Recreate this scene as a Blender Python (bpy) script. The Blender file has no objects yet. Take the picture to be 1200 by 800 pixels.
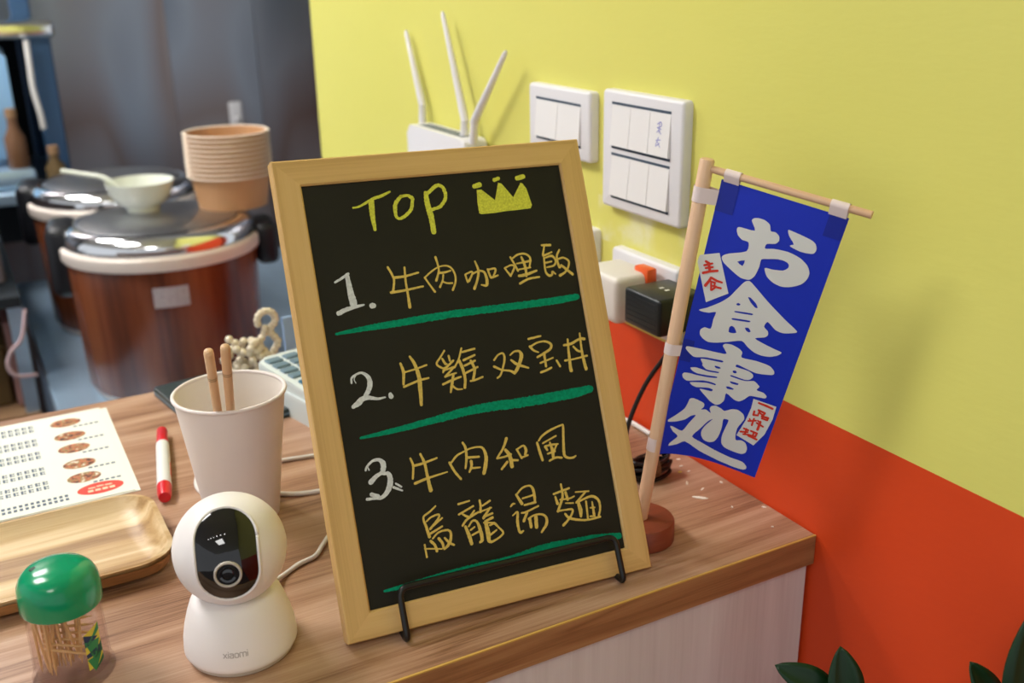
import bpy, bmesh, math, random
from mathutils import Vector, Matrix, noise
from mathutils.geometry import tessellate_polygon

random.seed(7)
SC = bpy.context.scene
COL = SC.collection
ZC = 1.10            # height of the worktop; everything below is built with the worktop at z = 0 and lifted at the end

# ------------------------------------------------------------------ camera
cam_data = bpy.data.cameras.new('camera')
cam_data.sensor_width = 36.0
cam_data.lens = 1212.3 / 1200.0 * 36.0
cam_data.clip_start = 0.02
cam_data.dof.use_dof = True
cam_data.dof.focus_distance = 0.735
cam_data.dof.aperture_fstop = 6.4
cam = bpy.data.objects.new('camera', cam_data)
COL.objects.link(cam)
right = Vector((0.87816034, -0.47805562, -0.01724048))
up = Vector((0.17733693, 0.29186213, 0.93987665))
fwd = Vector((0.44428147, 0.82841977, -0.34107867))
cam.matrix_world = Matrix(((right.x, up.x, -fwd.x, 0.0), (right.y, up.y, -fwd.y, 0.0), (right.z, up.z, -fwd.z, 0.43 + ZC), (0, 0, 0, 1)))
SC.camera = cam

# ------------------------------------------------------------------ world, lamps, exposure
world = bpy.data.worlds.new('world')
SC.world = world
world.use_nodes = True
bg = world.node_tree.nodes['Background']
bg.inputs[0].default_value = (0.92, 0.95, 1.0, 1)
bg.inputs[1].default_value = 0.75
LAMP_KITCHEN = 34.0
LAMP_DINING = 12.0
SC.view_settings.view_transform = 'Standard'
SC.view_settings.look = 'None'
SC.view_settings.exposure = 0.0
SC.view_settings.gamma = 1.0
SC.view_settings.use_curve_mapping = False


# ------------------------------------------------------------------ helpers: colour and materials
def lin(r, g, b):
    f = lambda c: c / 12.92 if c <= 0.04045 else ((c + 0.055) / 1.055) ** 2.4
    return (f(r / 255), f(g / 255), f(b / 255), 1.0)


def mat(name, col, rough=0.5, metal=0.0, vary=0.0, vscale=20.0, bump=0.0, bscale=200.0, emit=0.0, trans=0.0, ior=1.45, spec=0.5, coat=0.0, stretch=(1, 1, 1), sss=0.0):
    m = bpy.data.materials.new(name)
    m.use_nodes = True
    nt = m.node_tree
    p = nt.nodes['Principled BSDF']
    p.inputs['Base Color'].default_value = col
    p.inputs['Roughness'].default_value = rough
    p.inputs['Metallic'].default_value = metal
    p.inputs['IOR'].default_value = ior
    p.inputs['Specular IOR Level'].default_value = spec
    p.inputs['Transmission Weight'].default_value = trans
    p.inputs['Coat Weight'].default_value = coat
    if sss:
        p.inputs['Subsurface Weight'].default_value = sss
        p.inputs['Subsurface Radius'].default_value = (0.004, 0.003, 0.002)
    if emit:
        p.inputs['Emission Color'].default_value = col
        p.inputs['Emission Strength'].default_value = emit
    tc = nt.nodes.new('ShaderNodeTexCoord')
    mp = nt.nodes.new('ShaderNodeMapping')
    mp.inputs['Scale'].default_value = stretch
    nt.links.new(tc.outputs['Object'], mp.inputs['Vector'])
    n = nt.nodes.new('ShaderNodeTexNoise')
    n.inputs['Scale'].default_value = vscale
    n.inputs['Detail'].default_value = 5
    nt.links.new(mp.outputs[0], n.inputs['Vector'])
    mx = nt.nodes.new('ShaderNodeMix')
    mx.data_type = 'RGBA'
    d = 1.0 - vary
    l = 1.0 + vary * 0.5
    mx.inputs['A'].default_value = (col[0] * d, col[1] * d, col[2] * d, 1)
    mx.inputs['B'].default_value = (min(1, col[0] * l), min(1, col[1] * l), min(1, col[2] * l), 1)
    nt.links.new(n.outputs['Fac'], mx.inputs['Factor'])
    nt.links.new(mx.outputs['Result'], p.inputs['Base Color'])
    if bump:
        b = nt.nodes.new('ShaderNodeBump')
        b.inputs['Strength'].default_value = bump
        b.inputs['Distance'].default_value = 0.001
        n2 = nt.nodes.new('ShaderNodeTexNoise')
        n2.inputs['Scale'].default_value = bscale
        n2.inputs['Detail'].default_value = 4
        nt.links.new(mp.outputs[0], n2.inputs['Vector'])
        nt.links.new(n2.outputs['Fac'], b.inputs['Height'])
        nt.links.new(b.outputs[0], p.inputs['Normal'])
    return m


def wood(name, dark, mid, light, axis=0, scale=9.0, rough=0.45, fine=0.35, squeeze=0.10, distort=1.6, bump=0.15, bands=1.0, lo=0.12, hi=0.85):
    """grain that runs along one object axis"""
    m = bpy.data.materials.new(name)
    m.use_nodes = True
    nt = m.node_tree
    L = nt.links.new
    p = nt.nodes['Principled BSDF']
    p.inputs['Roughness'].default_value = rough
    tc = nt.nodes.new('ShaderNodeTexCoord')
    mp = nt.nodes.new('ShaderNodeMapping')
    s = [1.0, 1.0, 1.0]
    s[axis] = squeeze
    mp.inputs['Scale'].default_value = s
    L(tc.outputs['Object'], mp.inputs['Vector'])
    big = nt.nodes.new('ShaderNodeTexNoise')
    big.inputs['Scale'].default_value = scale
    big.inputs['Detail'].default_value = 3
    big.inputs['Distortion'].default_value = distort
    L(mp.outputs[0], big.inputs['Vector'])
    mul = nt.nodes.new('ShaderNodeMath')
    mul.operation = 'MULTIPLY'
    mul.inputs[1].default_value = 9.0 * bands
    L(big.outputs['Fac'], mul.inputs[0])
    sn = nt.nodes.new('ShaderNodeMath')
    sn.operation = 'PINGPONG'
    sn.inputs[1].default_value = 1.0
    L(mul.outputs[0], sn.inputs[0])
    mp2 = nt.nodes.new('ShaderNodeMapping')
    s2 = [1.0, 1.0, 1.0]
    s2[axis] = squeeze * 0.35
    mp2.inputs['Scale'].default_value = s2
    L(tc.outputs['Object'], mp2.inputs['Vector'])
    fn = nt.nodes.new('ShaderNodeTexNoise')
    fn.inputs['Scale'].default_value = scale * 40
    fn.inputs['Detail'].default_value = 6
    fn.inputs['Roughness'].default_value = 0.7
    L(mp2.outputs[0], fn.inputs['Vector'])
    mixf = nt.nodes.new('ShaderNodeMix')
    mixf.inputs['Factor'].default_value = fine
    L(sn.outputs[0], mixf.inputs['A'])
    L(fn.outputs['Fac'], mixf.inputs['B'])
    cr = nt.nodes.new('ShaderNodeValToRGB')
    e = cr.color_ramp.elements
    e[0].position = lo
    e[0].color = dark
    e[1].position = hi
    e[1].color = light
    k = e.new(0.45)
    k.color = mid
    L(mixf.outputs['Result'], cr.inputs['Fac'])
    L(cr.outputs['Color'], p.inputs['Base Color'])
    if bump:
        b = nt.nodes.new('ShaderNodeBump')
        b.inputs['Strength'].default_value = bump
        b.inputs['Distance'].default_value = 0.0004
        L(fn.outputs['Fac'], b.inputs['Height'])
        L(b.outputs[0], p.inputs['Normal'])
    return m


# ------------------------------------------------------------------ helpers: objects
def tag(o, label, category, group=None):
    o['label'] = label
    o['category'] = category
    if group:
        o['group'] = group
    return o


def thing(name, label, category, loc=(0, 0, 0), rot=(0, 0, 0), group=None):
    o = bpy.data.objects.new(name, None)
    o.empty_display_size = 0.02
    COL.objects.link(o)
    o.location = loc
    o.rotation_euler = rot
    return tag(o, label, category, group)


def obj(name, bm, material, parent=None, loc=(0, 0, 0), rot=(0, 0, 0), smooth=None, label=None, kind=None):
    me = bpy.data.meshes.new(name)
    bmesh.ops.recalc_face_normals(bm, faces=bm.faces[:])
    bm.to_mesh(me)
    bm.free()
    me.materials.append(material)
    if smooth is not None:
        me.polygons.foreach_set('use_smooth', [True] * len(me.polygons))
        if smooth < 179:
            me.set_sharp_from_angle(angle=math.radians(smooth))
    o = bpy.data.objects.new(name, me)
    COL.objects.link(o)
    o.parent = parent
    o.location = loc
    o.rotation_euler = rot
    if label:
        o['label'] = label
    if kind:
        o['kind'] = kind
    return o


def dup(src, parent=None, loc=None, rot=None):
    c = src.copy()
    COL.objects.link(c)
    c.parent = parent
    if loc is not None:
        c.location = loc
    if rot is not None:
        c.rotation_euler = rot
    for ch in list(src.children):
        dup(ch, c)
    return c


def box(x0, x1, y0, y1, z0, z1, bevel=0.0, seg=2, bm=None):
    b = bmesh.new()
    vs = [b.verts.new((x, y, z)) for x in (x0, x1) for y in (y0, y1) for z in (z0, z1)]
    for f in ((0, 1, 3, 2), (4, 6, 7, 5), (0, 4, 5, 1), (2, 3, 7, 6), (0, 2, 6, 4), (1, 5, 7, 3)):
        b.faces.new([vs[i] for i in f])
    if bevel:
        bmesh.ops.bevel(b, geom=b.edges[:] + b.verts[:], offset=bevel, segments=seg, profile=0.5, affect='EDGES')
    return join(bm, b)


def join(bm, b):
    if bm is None:
        return b
    vm = {}
    for v in b.verts:
        vm[v] = bm.verts.new(v.co)
    for f in b.faces:
        try:
            bm.faces.new([vm[v] for v in f.verts])
        except ValueError:
            pass
    b.free()
    return bm


def lathe(profile, seg=48, bm=None, centre=(0, 0), closed=False):
    """profile: (r, z) pairs from bottom to top, spun about z"""
    b = bmesh.new()
    rings = []
    for r, z in profile:
        if r < 1e-6:
            rings.append([b.verts.new((centre[0], centre[1], z))])
        else:
            rings.append([b.verts.new((centre[0] + r * math.cos(2 * math.pi * i / seg), centre[1] + r * math.sin(2 * math.pi * i / seg), z)) for i in range(seg)])
    pairs = list(zip(rings[:-1], rings[1:]))
    if closed:
        pairs.append((rings[-1], rings[0]))
    for a, c in pairs:
        for i in range(seg):
            j = (i + 1) % seg
            if len(a) == 1 and len(c) == 1:
                continue
            if len(a) == 1:
                b.faces.new((a[0], c[i], c[j]))
            elif len(c) == 1:
                b.faces.new((a[i], a[j], c[0]))
            else:
                b.faces.new((a[i], a[j], c[j], c[i]))
    return join(bm, b)


def smooth_path(pts, n=6):
    """Catmull-Rom through tuples of any length"""
    if len(pts) < 3:
        out = []
        for k in range(n + 1):
            t = k / n
            out.append(tuple(a + (b - a) * t for a, b in zip(pts[0], pts[-1])))
        return out
    P = [tuple(2 * a - b for a, b in zip(pts[0], pts[1]))] + list(pts) + [tuple(2 * a - b for a, b in zip(pts[-1], pts[-2]))]
    out = []
    for i in range(1, len(P) - 2):
        for k in range(n):
            t = k / n
            out.append(tuple(0.5 * (2 * b + (c - a) * t + (2 * a - 5 * b + 4 * c - d) * t * t + (3 * b - a - 3 * c + d) * t ** 3)
                             for a, b, c, d in zip(P[i - 1], P[i], P[i + 1], P[i + 2])))
    out.append(tuple(pts[-1]))
    return out


def smooth_loop(pts, n=3, tension=0.6):
    N = len(pts)
    out = []
    for i in range(N):
        a, b, c, d = (pts[(i + k) % N] for k in (-1, 0, 1, 2))
        for k in range(n):
            t = k / n
            h = []
            for q in range(2):
                m1 = tension * 0.5 * (c[q] - a[q])
                m2 = tension * 0.5 * (d[q] - b[q])
                h.append((2 * t ** 3 - 3 * t * t + 1) * b[q] + (t ** 3 - 2 * t * t + t) * m1 + (-2 * t ** 3 + 3 * t * t) * c[q] + (t ** 3 - t * t) * m2)
            out.append(tuple(h))
    return out


def tube(path, r, seg=8, bm=None, caps=True):
    """round bar along a list of 3-D points, radius may be a list"""
    b = bmesh.new()
    P = [Vector(p) for p in path]
    rr = r if isinstance(r, (list, tuple)) else [r] * len(P)
    t = (P[1] - P[0]).normalized()
    nrm = t.orthogonal().normalized()
    rings = []
    for i, p in enumerate(P):
        if i == 0:
            tn = (P[1] - P[0]).normalized()
        elif i == len(P) - 1:
            tn = (P[-1] - P[-2]).normalized()
        else:
            tn = ((P[i + 1] - p).normalized() + (p - P[i - 1]).normalized())
            tn = tn.normalized() if tn.length > 1e-6 else t
        nrm = (nrm - tn * nrm.dot(tn)).normalized()
        bi = tn.cross(nrm)
        rings.append([b.verts.new(p + (nrm * math.cos(2 * math.pi * k / seg) + bi * math.sin(2 * math.pi * k / seg)) * rr[i]) for k in range(seg)])
    for a, c in zip(rings[:-1], rings[1:]):
        for k in range(seg):
            j = (k + 1) % seg
            b.faces.new((a[k], a[j], c[j], c[k]))
    if caps:
        b.faces.new(rings[0][::-1])
        b.faces.new(rings[-1])
    return join(bm, b)


def bend(pts, r, n=5):
    """round off the corners of a polyline"""
    P = [Vector(p) for p in pts]
    out = [P[0]]
    for i in range(1, len(P) - 1):
        a = (P[i - 1] - P[i])
        c = (P[i + 1] - P[i])
        k = min(r, a.length * 0.45, c.length * 0.45)
        s = P[i] + a.normalized() * k
        e = P[i] + c.normalized() * k
        for j in range(n + 1):
            t = j / n
            out.append(s * (1 - t) ** 2 + P[i] * 2 * t * (1 - t) + e * t * t)
    out.append(P[-1])
    return out


def ribbon(bm, pts, place, jitter=0.0, step=0.7, cap=5):
    """flat stroke through (x, y, width); place(x, y) gives the 3-D point"""
    length = sum(math.hypot(b[0] - a[0], b[1] - a[1]) for a, b in zip(pts[:-1], pts[1:]))
    n = max(3, int(length / step / max(1, len(pts) - 1)))
    path = smooth_path(pts, n)
    path = [p for i, p in enumerate(path) if i == 0 or math.hypot(p[0] - path[i - 1][0], p[1] - path[i - 1][1]) > 1e-5]
    Lp, Rp = [], []
    for i, p in enumerate(path):
        a = path[max(0, i - 1)]
        c = path[min(len(path) - 1, i + 1)]
        dx, dy = c[0] - a[0], c[1] - a[1]
        l = math.hypot(dx, dy) or 1
        nx, ny = -dy / l, dx / l
        w = p[2] * 0.5
        j1 = 1 + random.uniform(-jitter, jitter)
        j2 = 1 + random.uniform(-jitter, jitter)
        Lp.append((p[0] + nx * w * j1, p[1] + ny * w * j1))
        Rp.append((p[0] - nx * w * j2, p[1] - ny * w * j2))

    def arc(c, frm, sgn):
        ang = math.atan2(frm[1] - c[1], frm[0] - c[0])
        rad = math.hypot(frm[1] - c[1], frm[0] - c[0])
        return [(c[0] + rad * math.cos(ang + sgn * math.pi * k / cap), c[1] + rad * math.sin(ang + sgn * math.pi * k / cap)) for k in range(1, cap)]
    L = [bm.verts.new(place(*q)) for q in Lp]
    R = [bm.verts.new(place(*q)) for q in Rp]
    for i in range(len(L) - 1):
        bm.faces.new((L[i], R[i], R[i + 1], L[i + 1]))
    for c, a, z, sgn in ((path[0], Lp[0], (L[0], R[0]), 1), (path[-1], Lp[-1], (L[-1], R[-1]), -1)):
        mid = [bm.verts.new(place(*q)) for q in arc(c, a, sgn)]
        if mid:
            bm.faces.new([z[0]] + mid + [z[1]])
    return bm


def filled(polys, place, cut=None, bm=None):
    """a flat shape from an outline and holes, cut along a grid so that it can follow a curved sheet"""
    b = bmesh.new()
    flat = [p for poly in polys for p in poly]
    vs = [b.verts.new((p[0], p[1], 0)) for p in flat]
    for t in tessellate_polygon([[Vector((p[0], p[1], 0)) for p in poly] for poly in polys]):
        try:
            b.faces.new([vs[i] for i in t])
        except ValueError:
            pass
    if cut:
        for q in range(2):
            lo = min(p[q] for p in flat)
            hi = max(p[q] for p in flat)
            x = math.floor(lo / cut) * cut + cut
            while x < hi:
                co = [0, 0, 0]
                no = [0, 0, 0]
                co[q] = x
                no[q] = 1
                bmesh.ops.bisect_plane(b, geom=b.verts[:] + b.edges[:] + b.faces[:], plane_co=co, plane_no=no)
                x += cut
    for v in b.verts:
        v.co = place(v.co.x, v.co.y)
    return join(bm, b)


def rounded_rect(w, h, r, n=6, cx=0.0, cy=0.0):
    pts = []
    for (sx, sy, a0) in ((1, 1, 0), (-1, 1, 90), (-1, -1, 180), (1, -1, 270)):
        for k in range(n + 1):
            a = math.radians(a0 + 90 * k / n)
            pts.append((cx + sx * (w / 2 - r) + r * math.cos(a), cy + sy * (h / 2 - r) + r * math.sin(a)))
    return pts


def prism(outline, z0, z1, bevel=0.0, seg=2, bm=None):
    b = bmesh.new()
    lo = [b.verts.new((x, y, z0)) for x, y in outline]
    hi = [b.verts.new((x, y, z1)) for x, y in outline]
    b.faces.new(lo[::-1])
    top = b.faces.new(hi)
    n = len(outline)
    for i in range(n):
        b.faces.new((lo[i], lo[(i + 1) % n], hi[(i + 1) % n], hi[i]))
    if bevel:
        bmesh.ops.bevel(b, geom=list(top.edges), offset=bevel, segments=seg, profile=0.5, affect='EDGES')
    return join(bm, b)


def ball(c, r, u=16, v=10, bm=None, sx=1, sy=1, sz=1):
    prof = [(r * math.sin(math.pi * k / v), -r * math.cos(math.pi * k / v)) for k in range(v + 1)]
    prof[0] = (0, -r)
    prof[-1] = (0, r)
    b = lathe(prof, u)
    for q in b.verts:
        q.co = Vector((q.co.x * sx + c[0], q.co.y * sy + c[1], q.co.z * sz + c[2]))
    return join(bm, b)

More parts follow.
